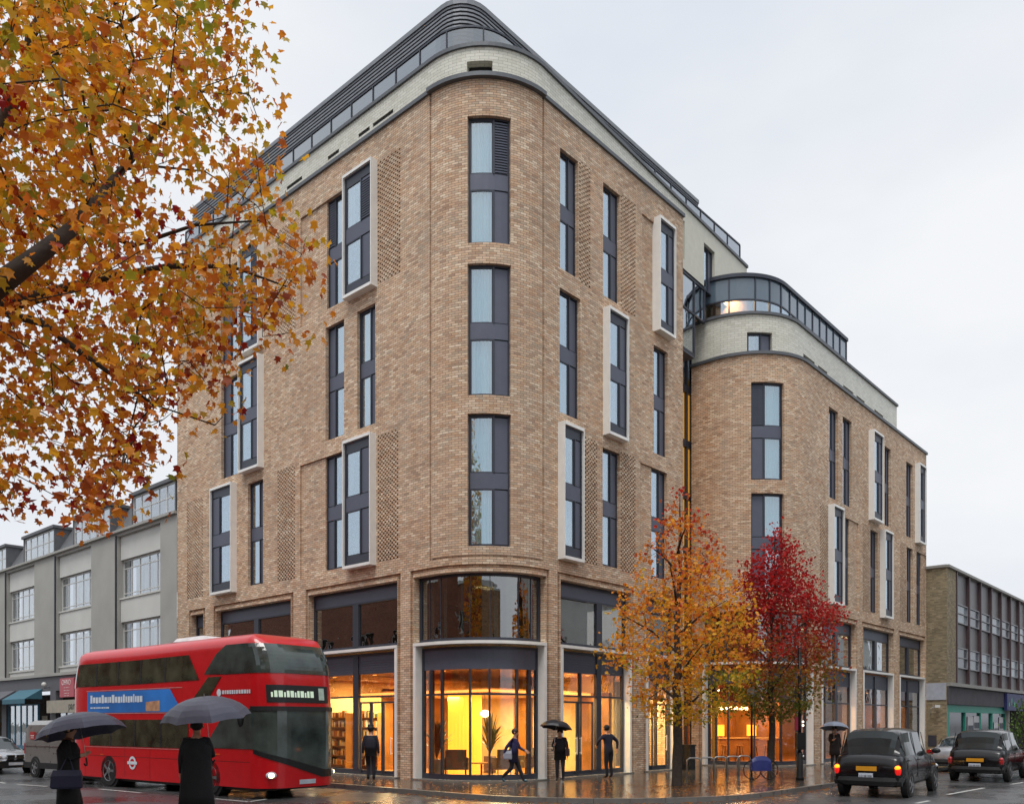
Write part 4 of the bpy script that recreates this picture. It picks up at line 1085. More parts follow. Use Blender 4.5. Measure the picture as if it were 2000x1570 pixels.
def wheel(parent, x, y, r, wd, side):
    """side -1: outer face towards -y"""
    mb = MB(); mb.T = Matrix.Translation((x, y, r)) @ Matrix.Rotation(R(90), 4, 'X')
    mb.lathe([(r * .62, -wd / 2), (r * .93, -wd / 2), (r, -wd * .3), (r, wd * .3), (r * .93, wd / 2), (r * .62, wd / 2)], n=28)
    wl = mb.build('wheel', M_TYRE, parent, smooth=False)
    mb = MB(); s = side
    mb.T = Matrix.Translation((x, y + s * (wd / 2 + .004), r)) @ Matrix.Rotation(R(90) * (1 if s < 0 else -1), 4, 'X')
    mb.lathe([(r * .64, -.02), (r * .64, .004), (r * .55, -.03), (r * .3, -.035), (r * .18, .01), (r * .02, .015)], n=24)
    for k in range(5):
        a = 2 * math.pi * k / 5; ca, sa = math.cos(a), math.sin(a)
        mb.add([(ca * r * .2 - sa * .03, sa * r * .2 + ca * .03, .01), (ca * r * .6 - sa * .045, sa * r * .6 + ca * .045, .0), (ca * r * .6 + sa * .045, sa * r * .6 - ca * .045, .0), (ca * r * .2 + sa * .03, sa * r * .2 - ca * .03, .01)], [(0, 1, 2, 3)])
    mb.build('rim', M_RIM, wl)
def loft(mb, secs, close=True):
    n = len(secs[0]); o = []
    for s in secs: o += s
    F = [(i * n + k, i * n + (k + 1) % n, (i + 1) * n + (k + 1) % n, (i + 1) * n + k) for i in range(len(secs) - 1) for k in range(n)]
    if close: F += [tuple(range(n - 1, -1, -1)), tuple((len(secs) - 1) * n + k for k in range(n))]
    mb.add(o, F)
def cr_(p0, p1, p2, p3, t):
    return 0.5 * ((2 * p1) + (p2 - p0) * t + (2 * p0 - 5 * p1 + 4 * p2 - p3) * t * t + (3 * p1 - p0 - 3 * p2 + p3) * t ** 3)
def car(name, label, cat, loc, hd, st, paint, wheels, r, track, taxi=False, group=None, lights='off', tw=0.2):
    """st: stations rear to front (x, belt z, roof z, body half width, roof half width, bottom z); hd: heading angle from +x"""
    t_ = thing(name, label, cat, loc, hd, group=group)
    def prof(q):
        x, zb, zt, hw, rw, z0 = q
        cab = zt - zb > 0.12
        P = [(0.0, z0), (hw * .82, z0), (hw * .97, z0 + .1), (hw, z0 + (zb - z0) * .45), (hw * .985, z0 + (zb - z0) * .75), (hw * .93, zb)]
        if cab: P += [(rw + (hw * .9 - rw) * .45, zb + (zt - zb) * .5), (rw * 1.0, zt - .1), (rw * .82, zt - .02), (rw * .4, zt + .015), (0, zt + .02)]
        else: P += [(hw * .8, zb + (zt - zb) * .4 + .01), (hw * .66, zt - .01), (hw * .5, zt), (hw * .25, zt + .012), (0, zt + .015)]
        return [Vector((x, -y, z)) for y, z in P]
    PR = [prof(q) for q in st]; n = len(st); K = 3
    rows = []
    for i in range(n - 1):
        for k in range(K if i < n - 2 else K + 1):
            t = k / K; a, b, c, d = PR[max(i - 1, 0)], PR[i], PR[i + 1], PR[min(i + 2, n - 1)]
            row = []
            for j in range(11):
                v_ = cr_(a[j], b[j], c[j], d[j], t); lo = b[j].lerp(c[j], t)
                row.append((i + t, lo.lerp(v_, 0.45)))
            rows.append(row)
    body = MB(); side_g = MB(); side_h = MB(); front_g = MB(); rear_g = MB()
    cabs = [i for i in range(n) if st[i][2] - st[i][1] > .12]; c0, c1 = cabs[0], cabs[-1]
    for s in (1, -1):
        for i in range(len(rows) - 1):
            for j in range(10):
                ti = (rows[i][0][0] + rows[i + 1][0][0]) / 2
                q = [rows[i][j][1], rows[i + 1][j][1], rows[i + 1][j + 1][1], rows[i][j + 1][1]]
                q = [Vector((v_.x, v_.y * s, v_.z)) for v_ in q]
                if s < 0: q = q[::-1]
                tgt = body
                if c0 - 1 < ti < c0 and 7 <= j <= 9 and ti > c0 - .92: tgt = rear_g
                elif c1 < ti < c1 + 1 and 6 <= j <= 9 and ti < c1 + .95: tgt = front_g
                elif c0 < ti < c1 and j in (5, 6) : tgt = side_g if s > 0 else side_h
                elif (c0 - .65 < ti < c0 or c1 < ti < c1 + .6) and j == 5: tgt = side_g if s > 0 else side_h
                tgt.quad(*q)
    for row, flip in ((rows[0], 0), (rows[-1], 1)):
        pts = [v_[1] for v_ in row] + [Vector((v_[1].x, -v_[1].y, v_[1].z)) for v_ in row[::-1]]
        body.add(pts, [tuple(range(len(pts)))])
    b_ = body.build('body', paint, t_, smooth=True)
    md = b_.modifiers.new('weld', 'WELD'); md.merge_threshold = .001
    for g, nm in ((side_g, 'side_window'), (side_h, 'side_window'), (front_g, 'windscreen'), (rear_g, 'rear_window')):
        if g.f: g.build(nm, pm('heated_rear_glass', '#232b2e', .08, var=.2, scale=1.5, coat=.3) if taxi and nm == 'rear_window' else M_VGLASS, t_, smooth=True)
    hw = max(q[3] for q in st); zb = st[n // 2][1]; zt = max(q[2] for q in st); xr, xf = st[0][0], st[-1][0]
    # pillars over the side glass
    for s in (1, -1):
        mb = MB()
        xs = [st[c0][0] + .05, (st[c0][0] + st[c1][0]) / 2, st[c1][0] - .02]
        rw = st[(c0 + c1) // 2][4]
        for x in xs: mb.add([(x - .05, s * (hw * .935), zb), (x + .05, s * (hw * .935), zb), (x + .05 - .02, s * (rw + .012), zt - .1), (x - .05 - .02, s * (rw + .012), zt - .1)], [(0, 1, 2, 3)])
        mb.build('pillar', M_BLACKP, t_)
        mb = MB()
        for x in xs[:-1] + [st[c1][0] + .35]:
            mb.box(x - .006, x + .006, s * hw * 1.0 - .006, s * hw * 1.0 + .006, st[n // 2][5] + .2, zb - .05)
        mb.build('door_seam', M_BLACKP, t_)
        mb = MB()
        for x in xs[:-1]: mb.box(x + .15, x + .32, s * (hw + .0) - .02, s * (hw + .0) + .02, zb - .14, zb - .11)
        mb.build('door_handle', M_CHROME if taxi else M_BLACKP, t_)
        mb = MB(); xm = st[c1][0] + .45; mb.ball((xm, s * (hw + .13), zb + .08), .06, .12, .08); mb.tube([(xm, s * hw * .92, zb), (xm, s * (hw + .1), zb + .06)], .02, 6); mb.build('wing_mirror', M_BLACKP, t_, smooth=True)
    for x in wheels:
        for s in (1, -1):
            mb = MB(); mb.T = Matrix.Translation((x, s * (hw * .9), r)) @ Matrix.Rotation(R(90), 4, 'X')
            mb.lathe([(r * 1.12, -.06), (r * 1.12, hw * .1 + .006)] if s < 0 else [(r * 1.12, -hw * .1 - .006), (r * 1.12, .06)], n=26); mb.build('wheel_arch', M_BLACKP, t_)
            wheel(t_, x, s * (hw + .025 - tw / 2), r, tw, s)
    z0 = st[0][5]
    mb = MB(); mb.T = Matrix.Translation((xr + .18, 0, z0 + .12)); loft(mb, [[(0, y_, -.12), (-.2 + .12 * (abs(y_) / hw) ** 4, y_, -.1), (-.26 + .14 * (abs(y_) / hw) ** 4, y_, .0), (-.24 + .14 * (abs(y_) / hw) ** 4, y_, .1), (0, y_, .14)] for y_ in [hw * .96 * k / 6 for k in range(-6, 7)]]); mb.build('rear_bumper', M_BLACKP, t_)
    mb = MB(); mb.box(xf - .12, xf + .06, -hw * .88, hw * .88, z0 - .04, z0 + .2); mb.build('front_bumper', M_BLACKP, t_)
    mb = MB(); mb.box(xf + .06, xf + .075, -.26, .26, z0 + .04, z0 + .15); mb.build('number_plate', M_PLATE, t_)
    if taxi:
        for s in (1, -1):
            mb = MB(); mb.ball((xr + .06, s * hw * .86, .74), .1, .085, .15); tl = mb.build('tail_light', M_TAILON if lights == 'on' else M_TAILR, t_)
            mb = MB(); mb.ball((xr + .035, s * hw * .86, .81), .09, .075, .06); mb.build('indicator', M_AMBON if lights == 'on' else M_TAILR, tl)
        mb = MB(); mb.box(xr - .05, xr - .02, -.26, .26, .72, .84); mb.build('amber_plate', M_AMBERP, t_)
        mb = MB(); mb.box(xr - .06, xr - .02, -.17, .19, .49, .66); p_ = mb.build('number_plate', M_PLATE, t_)
        text('LG 58 XJK', .075, M_BLACKP, p_, Matrix.Translation((xr - .062, .01, .58)) @ Matrix(((0, 0, -1, 0), (-1, 0, 0, 0), (0, 1, 0, 0), (0, 0, 0, 1))))
        mb = MB(); mb.box(xr - .03, xr + .1, -.3, .3, .86, .9); mb.build('boot_handle', M_BLACKP, t_)
        mb = MB(); mb.T = Matrix.Translation((xr + .42, 0, 0)); mb.tube([(-.02, -.1, 1.1), (-.1, .3, 1.17)], .012, 5); mb.build('wiper', M_BLACKP, t_)
    else:
        for s in (1, -1):
            mb = MB(); mb.box(xr - .02, xr + .12, s * hw * .8 - .13, s * hw * .8 + .13, z0 + .45, z0 + .6); mb.build('tail_light', M_TAILR, t_)
    for s in (1, -1):
        mb = MB(); mb.ball((xf - .06, s * hw * .7, z0 + .38), .1, .2, .085); mb.build('headlight', M_LENS, t_, smooth=True)
        if not taxi:
            mb = MB(); mb.box(xf - .02, xf + .035, s * .17 - .15, s * .17 + .15, z0 + .26, z0 + .42)
            gr = mb.build('grille', M_BLACKP, t_)
            g2 = MB(); bz = xf + .036
            for a in (-.15, .13): g2.box(bz - .01, bz + .01, s * .17 + a, s * .17 + a + .02, z0 + .25, z0 + .43)
            g2.box(bz - .01, bz + .01, s * .17 - .15, s * .17 + .15, z0 + .42, z0 + .44); g2.build('grille_trim', M_CHROME, gr)
    return t_
M_TAXI = pm('black_taxi_paint', '#0b0a0e', 0.22, 0.0, var=0.08, rvar=0.05, coat=.3, spec=.3)
TAXI = [(-2.25, .80, .86, .80, .5, .33), (-2.12, 1.06, 1.12, .84, .55, .3), (-1.88, 1.1, 1.16, .88, .6, .3), (-1.72, 1.12, 1.76, .89, .66, .3), (-.9, 1.12, 1.83, .89, .70, .3), (.3, 1.11, 1.82, .89, .68, .3), (.55, 1.1, 1.74, .88, .64, .3),
        (1.12, 1.07, 1.1, .87, .6, .3), (1.7, .98, 1.02, .84, .55, .3), (2.15, .86, .9, .80, .5, .3), (2.3, .62, .68, .72, .5, .36)]
def head(angle_from_y): return R(90 - angle_from_y)
h1 = 38
t1 = car('taxi', 'black London taxi with lit brake and amber lamps, nearest the kerb tree', 'taxi', (9.4 + .616 * 2.25, 22.6 + .788 * 2.25, 0), head(h1), TAXI, M_TAXI, (-1.42, 1.45), .345, 1.56, True, 'black taxis driving away', 'on')
t1['label'] = 'larger black taxi with lit amber and red rear lamps'
t2 = car('taxi', 'smaller looking black taxi further up the road with unlit rear lamps', 'taxi', (15.55 + .64 * 2.25, 28.6 + .77 * 2.25, 0), head(40), TAXI, M_TAXI, (-1.42, 1.45), .345, 1.56, True, 'black taxis driving away', 'off')
t2.scale = (1, 1, .95)
SEDAN = [(-2.2, .78, .84, .72, .5, .3), (-2.0, .92, .98, .8, .55, .25), (-1.55, .95, 1.02, .86, .6, .22), (-.95, .94, 1.36, .88, .6, .2), (-.3, .92, 1.44, .9, .62, .2), (.2, .9, 1.42, .9, .6, .2), (.45, .89, 1.36, .89, .58, .2), (1.15, .86, .92, .88, .6, .2), (1.75, .78, .83, .85, .6, .2), (2.12, .64, .7, .78, .55, .24), (2.22, .45, .52, .68, .5, .28)]
M_SILV = pm('silver_paint', '#9a9da3', 0.25, 0.5, var=0.05, coat=1.0)
eb = Vector((.8, -.6, 0)); nb = Vector((.6, .8, 0))
ctr = Vector((-19.9, 32.5, 0)) + nb * .9 - eb * 2.22
car('car', 'silver saloon car with twin grille queuing behind the grey van', 'car', tuple(ctr), math.atan2(eb.y, eb.x), SEDAN, M_SILV, (-1.35, 1.4), .33, 1.56)
car('car', 'white car parked at the kerb half hidden by the far taxi', 'car', (18.9, 35.6, 0), math.atan2(DR.y, DR.x), SEDAN, pm('white_car_paint', '#8f9298', .25, coat=1.0), (-1.35, 1.4), .33, 1.56)
car('car', 'dark red car between the two taxis, mostly hidden', 'car', (14.9, 26.9, 0) if False else (20.6, 32.2, 0), math.atan2(DR.y, DR.x), SEDAN, pm('dark_red_paint', '#5a1418', .25, coat=1.0), (-1.35, 1.4), .33, 1.56)
# van
van = thing('van', 'grey panel van with a red emblem, queuing behind the red bus', 'van', (-18.0, 31.5, 0), math.atan2(-.6, .8))
M_VAN = pm('grey_van_paint', '#7f7c78', 0.3, 0.3, coat=.6)
def vsec(x, z1, ins, w=1.95, z0=.35):
    return [(x, 0, z0), (x, w, z0), (x, w, z1 * .62), (x, w - ins * .4, z1 - .18), (x, w - ins - .14, z1 - .02), (x, w / 2, z1), (x, ins + .14, z1 - .02), (x, ins * .4, z1 - .18), (x, 0, z1 * .62)]
mb = MB(); loft(mb, [vsec(0, 1.2, .05), vsec(.02, 1.95, .1), vsec(.22, 2.08, .1), vsec(3.1, 2.1, .1), vsec(3.5, 1.95, .12), vsec(4.05, 1.2, .1), vsec(4.6, 1.0, .12), vsec(4.72, .7, .15)])
mb.build('body', M_VAN, van)
mb = MB(); mb.add([(3.0, -.012, 1.25), (3.85, -.012, 1.25), (3.45, .03, 1.8), (3.0, .03, 1.85)], [(0, 1, 2, 3)]); mb.build('side_window', M_VGLASS, van)
mb = MB(); mb.box(.05, 4.5, -.02, 0.01, 1.13, 1.16); mb.build('trim_line', M_CHROME, van)
mb = MB(); mb.box(-.01, 4.6, -.025, 0.0, .34, .55); mb.build('sill', M_BLACKP, van)
mb = MB(); mb.box(-.03, .02, -.01, .12, .85, 1.25); mb.box(-.03, .02, 1.8, 1.95, .85, 1.25); mb.build('tail_light', M_TAILR, van)
mb = MB(); mb.box(.45, .8, -.016, 0, 1.38, 1.66); e_ = mb.build('emblem', pm('red_emblem', '#a8302f', .5), van)
mb = MB(); mb.box(.5, .75, -.02, -.015, 1.5, 1.53); mb.box(.5, .75, -.02, -.015, 1.43, 1.45); mb.build('emblem_bar', M_LET_W, e_)
mb = MB()
for k in range(14): mb.box(.9 + k * .11, .97 + k * .11, -.016, 0, 1.56, 1.62)
mb.build('lettering', pm('red_letters', '#8a3a36', .5), van)
for x in (.85, 3.85):
    for y, s in ((.07, -1), (1.88, 1)):
        mb = MB(); mb.T = Matrix.Translation((x, y, .36)) @ Matrix.Rotation(R(90), 4, 'X'); mb.lathe([(.41, -.08), (.41, .08)], n=24); mb.build('wheel_arch', M_BLACKP, van); wheel(van, x, y, .35, .2, s)
mb = MB(); mb.ball((3.7, -.15, 1.3), .07, .1, .16); mb.build('wing_mirror', M_BLACKP, van, smooth=True)

# ------------------------------------------------------------ red double-decker bus
bus = thing('double_decker_bus', 'red double decker bus with blue side advert and lit headlamp', 'bus', (-14.5, 28.0, 0), math.atan2(-.6, .8))
BLn, BWd = 10.33, 2.5
M_RED = pm('bus_red', '#c4101a', 0.3, var=0.06, rvar=0.05, coat=.5, spec=.4)
M_BSCR = pm('bus_windscreen', '#3c4643', 0.05, var=0.7, scale=1.1, rvar=0.02, coat=.4)
M_BGL = pm('bus_glass', '#38382c', 0.06, var=0.8, scale=1.6, rvar=0.03, coat=0.0, spec=.55)
r_ = .72; rr = .38
PB = Path([('L', Vector((rr, 0, 0)), Vector((BLn - r_, 0, 0))), ('A', Vector((BLn - r_, r_, 0)), r_, Vector((-1, 0, 0)), Vector((0, 1, 0))), ('L', Vector((BLn, r_, 0)), Vector((BLn, BWd - r_, 0))),
           ('A', Vector((BLn - r_, BWd - r_, 0)), r_, Vector((0, -1, 0)), Vector((-1, 0, 0))), ('L', Vector((BLn - r_, BWd, 0)), Vector((rr, BWd, 0))), ('A', Vector((rr, BWd - rr, 0)), rr, Vector((1, 0, 0)), Vector((0, -1, 0))), ('L', Vector((0, BWd - rr, 0)), Vector((0, rr, 0))), ('A', Vector((rr, rr, 0)), rr, Vector((0, 1, 0)), Vector((1, 0, 0)))])
def bdef(p):
    """rake: the face leans back above the lower windscreen, the tail leans in at the top, the roof rounds over"""
    x, y, z = p; kf = max(0, (x - (BLn - 2.2)) / 2.2); kr = max(0, (1.6 - x) / 1.6)
    f = 0.0
    if z > 2.3: f = .2 * (z - 2.3) / 2 + .5 * max(0, (z - 3.3)) ** 2
    elif z < 1.2: f = .05 * (1.2 - z)
    g = .30 * max(0, (z - 3.1)) ** 1.6
    x2 = x - f * kf + g * kr
    tuck = .03 * max(0, z - 3.0)
    y2 = BWd / 2 + (y - BWd / 2) * (1 - tuck)
    z2 = z + (.04 * math.sin(min(1, max(0, (x - 4) / 5)) * math.pi / 2) if z > 3 else 0)
    return Vector((x2, y2, z2))
class BPath:
    """the bus skin as a path whose points follow the rake"""
    L = PB.L
    def P(s, u_, d, z): p = PB.P(u_, d, z); return bdef(p)
    def cuts(s, a, b, step=.12):
        c = PB.cuts(a, b, step); out = [c[0]]
        for q in c[1:]:
            n = max(1, int((q - out[-1]) / .5)); o = out[-1]
            out += [o + (q - o) * k / n for k in range(1, n + 1)]
        return out
BP = BPath()
def skin(mb, u0, u1, bot, top, d, n=8):
    """a piece of skin between two height curves, with small thickness"""
    c = BP.cuts(u0, u1); f0 = bot if callable(bot) else (lambda q: bot); f1 = top if callable(top) else (lambda q: top)
    for a, b in zip(c[:-1], c[1:]):
        for k in range(n):
            za0, za1 = f0(a) + (f1(a) - f0(a)) * k / n, f0(a) + (f1(a) - f0(a)) * (k + 1) / n
            zb0, zb1 = f0(b) + (f1(b) - f0(b)) * k / n, f0(b) + (f1(b) - f0(b)) * (k + 1) / n
            mb.quad(BP.P(a, d, za0), BP.P(b, d, zb0), BP.P(b, d, zb1), BP.P(a, d, za1))
mb = MB(); cz = [.28, .5, .8, 1.2, 1.8, 2.3, 2.6, 3.0, 3.3, 3.6, 3.9, 4.05]
c = BP.cuts(0, BP.L)
tops = [(0, 4.05), (.05, 4.15), (.14, 4.24), (.3, 4.31), (.55, 4.35), (1.0, 4.38), (1.2, 4.385)]
for z0_, z1_ in zip(cz[:-1], cz[1:]):
    for a, b in zip(c[:-1], c[1:]): mb.quad(BP.P(a, 0, z0_), BP.P(b, 0, z0_), BP.P(b, 0, z1_), BP.P(a, 0, z1_))
def roofp(q, ins, z):
    p = PB.P(q, 0, z); cx_ = min(max(p.x, ins * 1.6 + .1), BLn - ins * 1.2 - .1) if True else p.x
    y = min(max(p.y, ins), BWd - ins); return bdef(Vector((cx_, y, z)))
for (i0, z0_), (i1, z1_) in zip(tops[:-1], tops[1:]):
    for a, b in zip(c[:-1], c[1:]): mb.quad(roofp(a, i0, z0_) if i0 else BP.P(a, 0, z0_), roofp(b, i0, z0_) if i0 else BP.P(b, 0, z0_), roofp(b, i1, z1_), roofp(a, i1, z1_))
body = mb.build('body', M_RED, bus, smooth=True)
body.modifiers.new('weld', 'WELD').merge_threshold = .002
UF = BLn - r_ - rr; AR = r_ * math.pi / 2; FW = BWd - 2 * r_
uf0 = UF; uf1 = UF + AR; uf2 = uf1 + FW; uf3 = uf2 + AR
def lerp(a, b, t): return a + (b - a) * max(0, min(1, t))
# upper deck side windows
mb = MB(); skin(mb, .05, 6.9, 3.14, lambda q: 3.86 if q < 6.4 else lerp(3.86, 3.16, (q - 6.4) / .5), -.012); mb.build('upper_side_window', M_BGL, bus)
mb = MB()
for q in (1.3, 2.6, 3.9, 5.2): skin(mb, q - .03, q + .03, 3.14, 3.86, -.018)
mb.build('window_bar', M_BLACKP, bus)
mb = MB(); skin(mb, BP.L - rr * math.pi / 2 - .25, BP.L - .02, 3.1, 3.85, -.012); mb.build('rear_window', pm('rear_glass_green', '#5f7a70', .1, coat=1.), bus)
# upper front wrap-round window and the dark stair glazing below it
mb = MB(); skin(mb, 7.15, uf3 + .6, lambda q: lerp(3.28, 3.25, (q - 7.2)), lambda q: 3.3 + .74 * min(1, (q - 7.15) / .75) if q < 7.9 else 4.04 if q < uf1 else 4.04, -.012); mb.build('upper_windscreen', M_BSCR, bus)
mb = MB(); skin(mb, 6.1, 7.95, lambda q: max(2.12, 3.2 - (7.95 - q) * .95), lambda q: min(3.2, 2.14 + (q - 6.1) * .95), -.013); mb.build('stair_window', M_BGL, bus)
# lower deck side windows
mb = MB(); skin(mb, .9, 6.4, 1.27, 2.08, -.012); mb.build('lower_side_window', M_BGL, bus)
mb = MB()
for q in (2.2, 3.6, 5.0): skin(mb, q - .03, q + .03, 1.27, 2.08, -.018)
mb.build('window_bar', M_BLACKP, bus)
# driver's side glazing sweeping into the asymmetric windscreen
mb = MB(); skin(mb, 7.3, uf3, lambda q: 1.3 if q < uf0 + .1 else lerp(1.3, .72, (q - uf0 - .1) / (AR + FW)), lambda q: lerp(1.45, 2.35, (q - 7.3) / .9), -.012); mb.build('windscreen', M_BSCR, bus)
mb = MB(); skin(mb, uf0 + .1, uf3 + .1, lambda q: lerp(1.22, .52, (q - uf0) / (AR + FW)), lambda q: lerp(1.3, .72, (q - uf0 - .1) / (AR + FW)) , -.014, 2); mb.build('screen_surround', M_BLACKP, bus)
mb = MB(); skin(mb, uf0, uf3, 2.3, 2.42, -.03, 2); mb.build('visor_strip', M_BLACKP, bus)
# destination display
mb = MB(); skin(mb, uf0 + .5, uf2 + .25, 2.52, 2.98, -.015, 2); dd = mb.build('destination_display', M_BLACKP, bus)
M_DEST = pm('display_text', '#a9bfa5', .5, emit=.35, ecol=(.75, .9, .7))
mb = MB(); q = uf0 + .62; k = 0
while q < uf1 + .75:
    wq = .05 + .03 * ((k * 7) % 3); skin(mb, q, q + wq, 2.66, 2.66 + (.17 if k % 3 else .13), -.022, 1); q += wq + .03; k += 1
mb.build('display_text', M_DEST, dd)
mb = MB(); skin(mb, uf1 + .95, uf2 + .08, 2.6, 2.92, -.022, 1); mb.build('route_panel', pm('route_panel', '#8f9c94', .5, var=.3, scale=12, emit=.1, ecol=(.7, .9, .7)), dd)
# advert
M_AD = pm('advert_blue', '#2b74c4', .4, var=.3, scale=.6)
mb = MB(); skin(mb, .75, 6.0, lambda q: 2.3, lambda q: 2.96 if q < 5.6 else lerp(2.96, 2.4, (q - 5.6) / .4), -.01, 3); ad = mb.build('advert_panel', M_AD, bus)
M_WH = pm('advert_white', '#d3dbe4', .5)
mb = MB(); q = .95; k = 0
arng = random.Random(5)
while q < 3.9:
    wq = .07 + .09 * arng.random(); skin(mb, q, q + wq, 2.6 + .01 * (k % 2), 2.79 if k % 4 else 2.85, -.016, 1); q += wq + .035; k += 1
q = .95
while q < 2.1: wq = .05 + .06 * arng.random(); skin(mb, q, q + wq, 2.43, 2.48, -.016, 1); q += wq + .03
mb.build('advert_lettering', M_WH, ad)
mb = MB(); skin(mb, 4.2, 4.95, 2.33, lambda q: 2.92 - abs(q - 4.6) * .8, -.014, 3); mb.build('advert_picture', pm('advert_picture', '#b98a6a', .5, var=.5, scale=3.0), ad)
mb = MB(); skin(mb, .7, 6.1, 2.98, 3.0, -.014, 1); skin(mb, .7, 5.9, 2.265, 2.285, -.014, 1); skin(mb, .5, 7.6, 1.225, 1.24, -.014, 1); mb.build('trim_line', pm('pale_trim', '#c98a88', .3), bus)
# roundel, small marks
mb = MB(); cu_ = 3.45; 
mb.add([BP.P(cu_ + .2 * math.cos(2 * math.pi * k / 24), -.012, .78 + .2 * math.sin(2 * math.pi * k / 24)) for k in range(24)], [tuple(range(24))])
rd = mb.build('roundel', M_WH, bus); mb = MB()
mb.add([BP.P(cu_ + .125 * math.cos(2 * math.pi * k / 24), -.016, .78 + .125 * math.sin(2 * math.pi * k / 24)) for k in range(24)], [tuple(range(24))]); mb.build('roundel_centre', M_RED, rd)
mb = MB(); skin(mb, cu_ - .27, cu_ + .27, .735, .825, -.02, 1); mb.build('roundel_bar', M_WH, rd)
mb = MB(); q = 8.0; k = 0
while q < 9.25: wq = .05 + .05 * arng.random(); skin(mb, q, q + wq, 2.76, 2.86, -.014, 1); q += wq + .025
mb.add([BP.P(7.85 + .1 * math.cos(2 * math.pi * k / 20), -.014, 2.8 + .1 * math.sin(2 * math.pi * k / 20)) for k in range(20)], [tuple(range(20))])
mb.build('side_lettering', M_WH, bus)
mb = MB()
for a, b, z_ in ((1.55, 1.75, .98), (6.7, 6.95, .93), (7.55, 7.9, 1.12)): skin(mb, a, b, z_, z_ + .035, -.014, 1)
mb.build('side_marker', M_AMBON if False else pm('orange_marker', '#d8561c', .4), bus)
# headlamps, plate, pod, wheels, doors seams
for uc in (uf0 + .62, uf3 - .25):
    mb = MB(); p = BP.P(uc, 0, .62); mb.ball(tuple(p), .12, .16, .1); hl = mb.build('headlight', M_LENS, bus, smooth=True)
    mb = MB(); p = BP.P(uc, -.06, .62); mb.ball(tuple(p), .085, .1, .07); mb.build('lamp_bulb', M_HEAD, hl, smooth=True)
mb = MB(); skin(mb, uf1 + .3, uf1 + .85, .36, .48, -.02, 1); mb.build('number_plate', M_PLATE, bus)
mb = MB(); loft(mb, [[(x, y0, 4.36), (x, y1, 4.36), (x, y1 - .1, 4.36 + h_), (x, y0 + .1, 4.36 + h_)] for x, y0, y1, h_ in ((5.0, .5, 2.0, .02), (5.3, .45, 2.05, .11), (6.6, .45, 2.05, .13), (7.2, .55, 1.95, .02))]); mb.build('roof_pod', pm('pale_roof_pod', '#d0cbcb', .5), bus)
for x in (2.42, 7.8):
    for y, s in ((.17, -1), (BWd - .17, 1)):
        mb = MB(); mb.T = Matrix.Translation((x, y - s * .02, .5)) @ Matrix.Rotation(R(90), 4, 'X'); mb.lathe([(.58, -.165), (.58, .165)], n=28); mb.build('wheel_arch', M_BLACKP, bus)
        wheel(bus, x, y + s * .03, .5, .28, s)
mb = MB(); mb.box(.4, BLn - .5, .1, BWd - .1, .2, .3); mb.build('underside', M_BLACKP, bus)
mb = MB()
for q in (.6, 1.7, 3.0, 4.4, 6.2): skin(mb, q, q + .012, .35, 1.2, -.004, 1)
skin(mb, .2, 9.2, .95, .96, -.004, 1); mb.build('panel_seam', M_BLACKP, bus)
mb = MB(); p = BP.P(uf0 - .1, -.25, 2.1); mb.ball(tuple(p), .07, .1, .22); mb.tube([BP.P(uf0 - .1, 0, 2.35), p], .02, 6); mb.build('wing_mirror', M_BLACKP, bus, smooth=True)
# ------------------------------------------------------------ trees
def leaf_mat(name, stops, rough=0.5):
    m = bpy.data.materials.new(name); m.use_nodes = True
    t = m.node_tree; t.nodes.clear(); N = t.nodes.new; L = t.links.new
    o = N('ShaderNodeOutputMaterial'); at_ = N('ShaderNodeAttribute'); at_.attribute_name = 'tone'
    r = N('ShaderNodeValToRGB'); e = r.color_ramp.elements
    while len(e) < len(stops): e.new(.5)
    for i, (p, c) in enumerate(stops): e[i].position = p; e[i].color = lin(c) + (1,)
    L(at_.outputs['Fac'], r.inputs[0])
    d = N('ShaderNodeBsdfPrincipled'); d.inputs['Roughness'].default_value = rough; L(r.outputs[0], d.inputs['Base Color'])
    tr = N('ShaderNodeBsdfTranslucent'); L(r.outputs[0], tr.inputs[0])
    mx = N('ShaderNodeMixShader'); mx.inputs[0].default_value = .5; L(d.outputs[0], mx.inputs[1]); L(tr.outputs[0], mx.inputs[2]); L(mx.outputs[0], o.inputs[0])
    return m
M_BARK = pm('dark_bark', '#3b3129', 0.85, var=0.35, scale=9, bump=0.6, bscale=25)
M_BARKP = pm('plane_bark', '#3a3028', 0.85, var=0.4, scale=3, bump=0.5, bscale=15)
LEAF5 = []
for k in range(5):            # a five-lobed leaf outline, unit size
    a = R(90 + (k - 2) * 62); L_ = (.62, .85, 1.0, .85, .62)[k]
    LEAF5.append((a, L_))
def leaf_shape():
    pts = [(0.0, -.25)]
    n = len(LEAF5)
    for k in range(n):
        a, l_ = LEAF5[k]; a = math.pi - a
        a = R(90) - R((k - 2) * -58) if False else R(90 + (2 - k) * -58)
        pts.append((math.cos(a) * l_ * .62, math.sin(a) * l_ * .62 + .05))
        if k < n - 1:
            b = a + R(29); pts.append((math.cos(b) * .27, math.sin(b) * .27 + .08))
    return pts
LS = leaf_shape()
LSO = [(0, -.5), (.22, -.15), (.28, .1), (.12, .35), (0, .55), (-.12, .35), (-.28, .1), (-.22, -.15)]
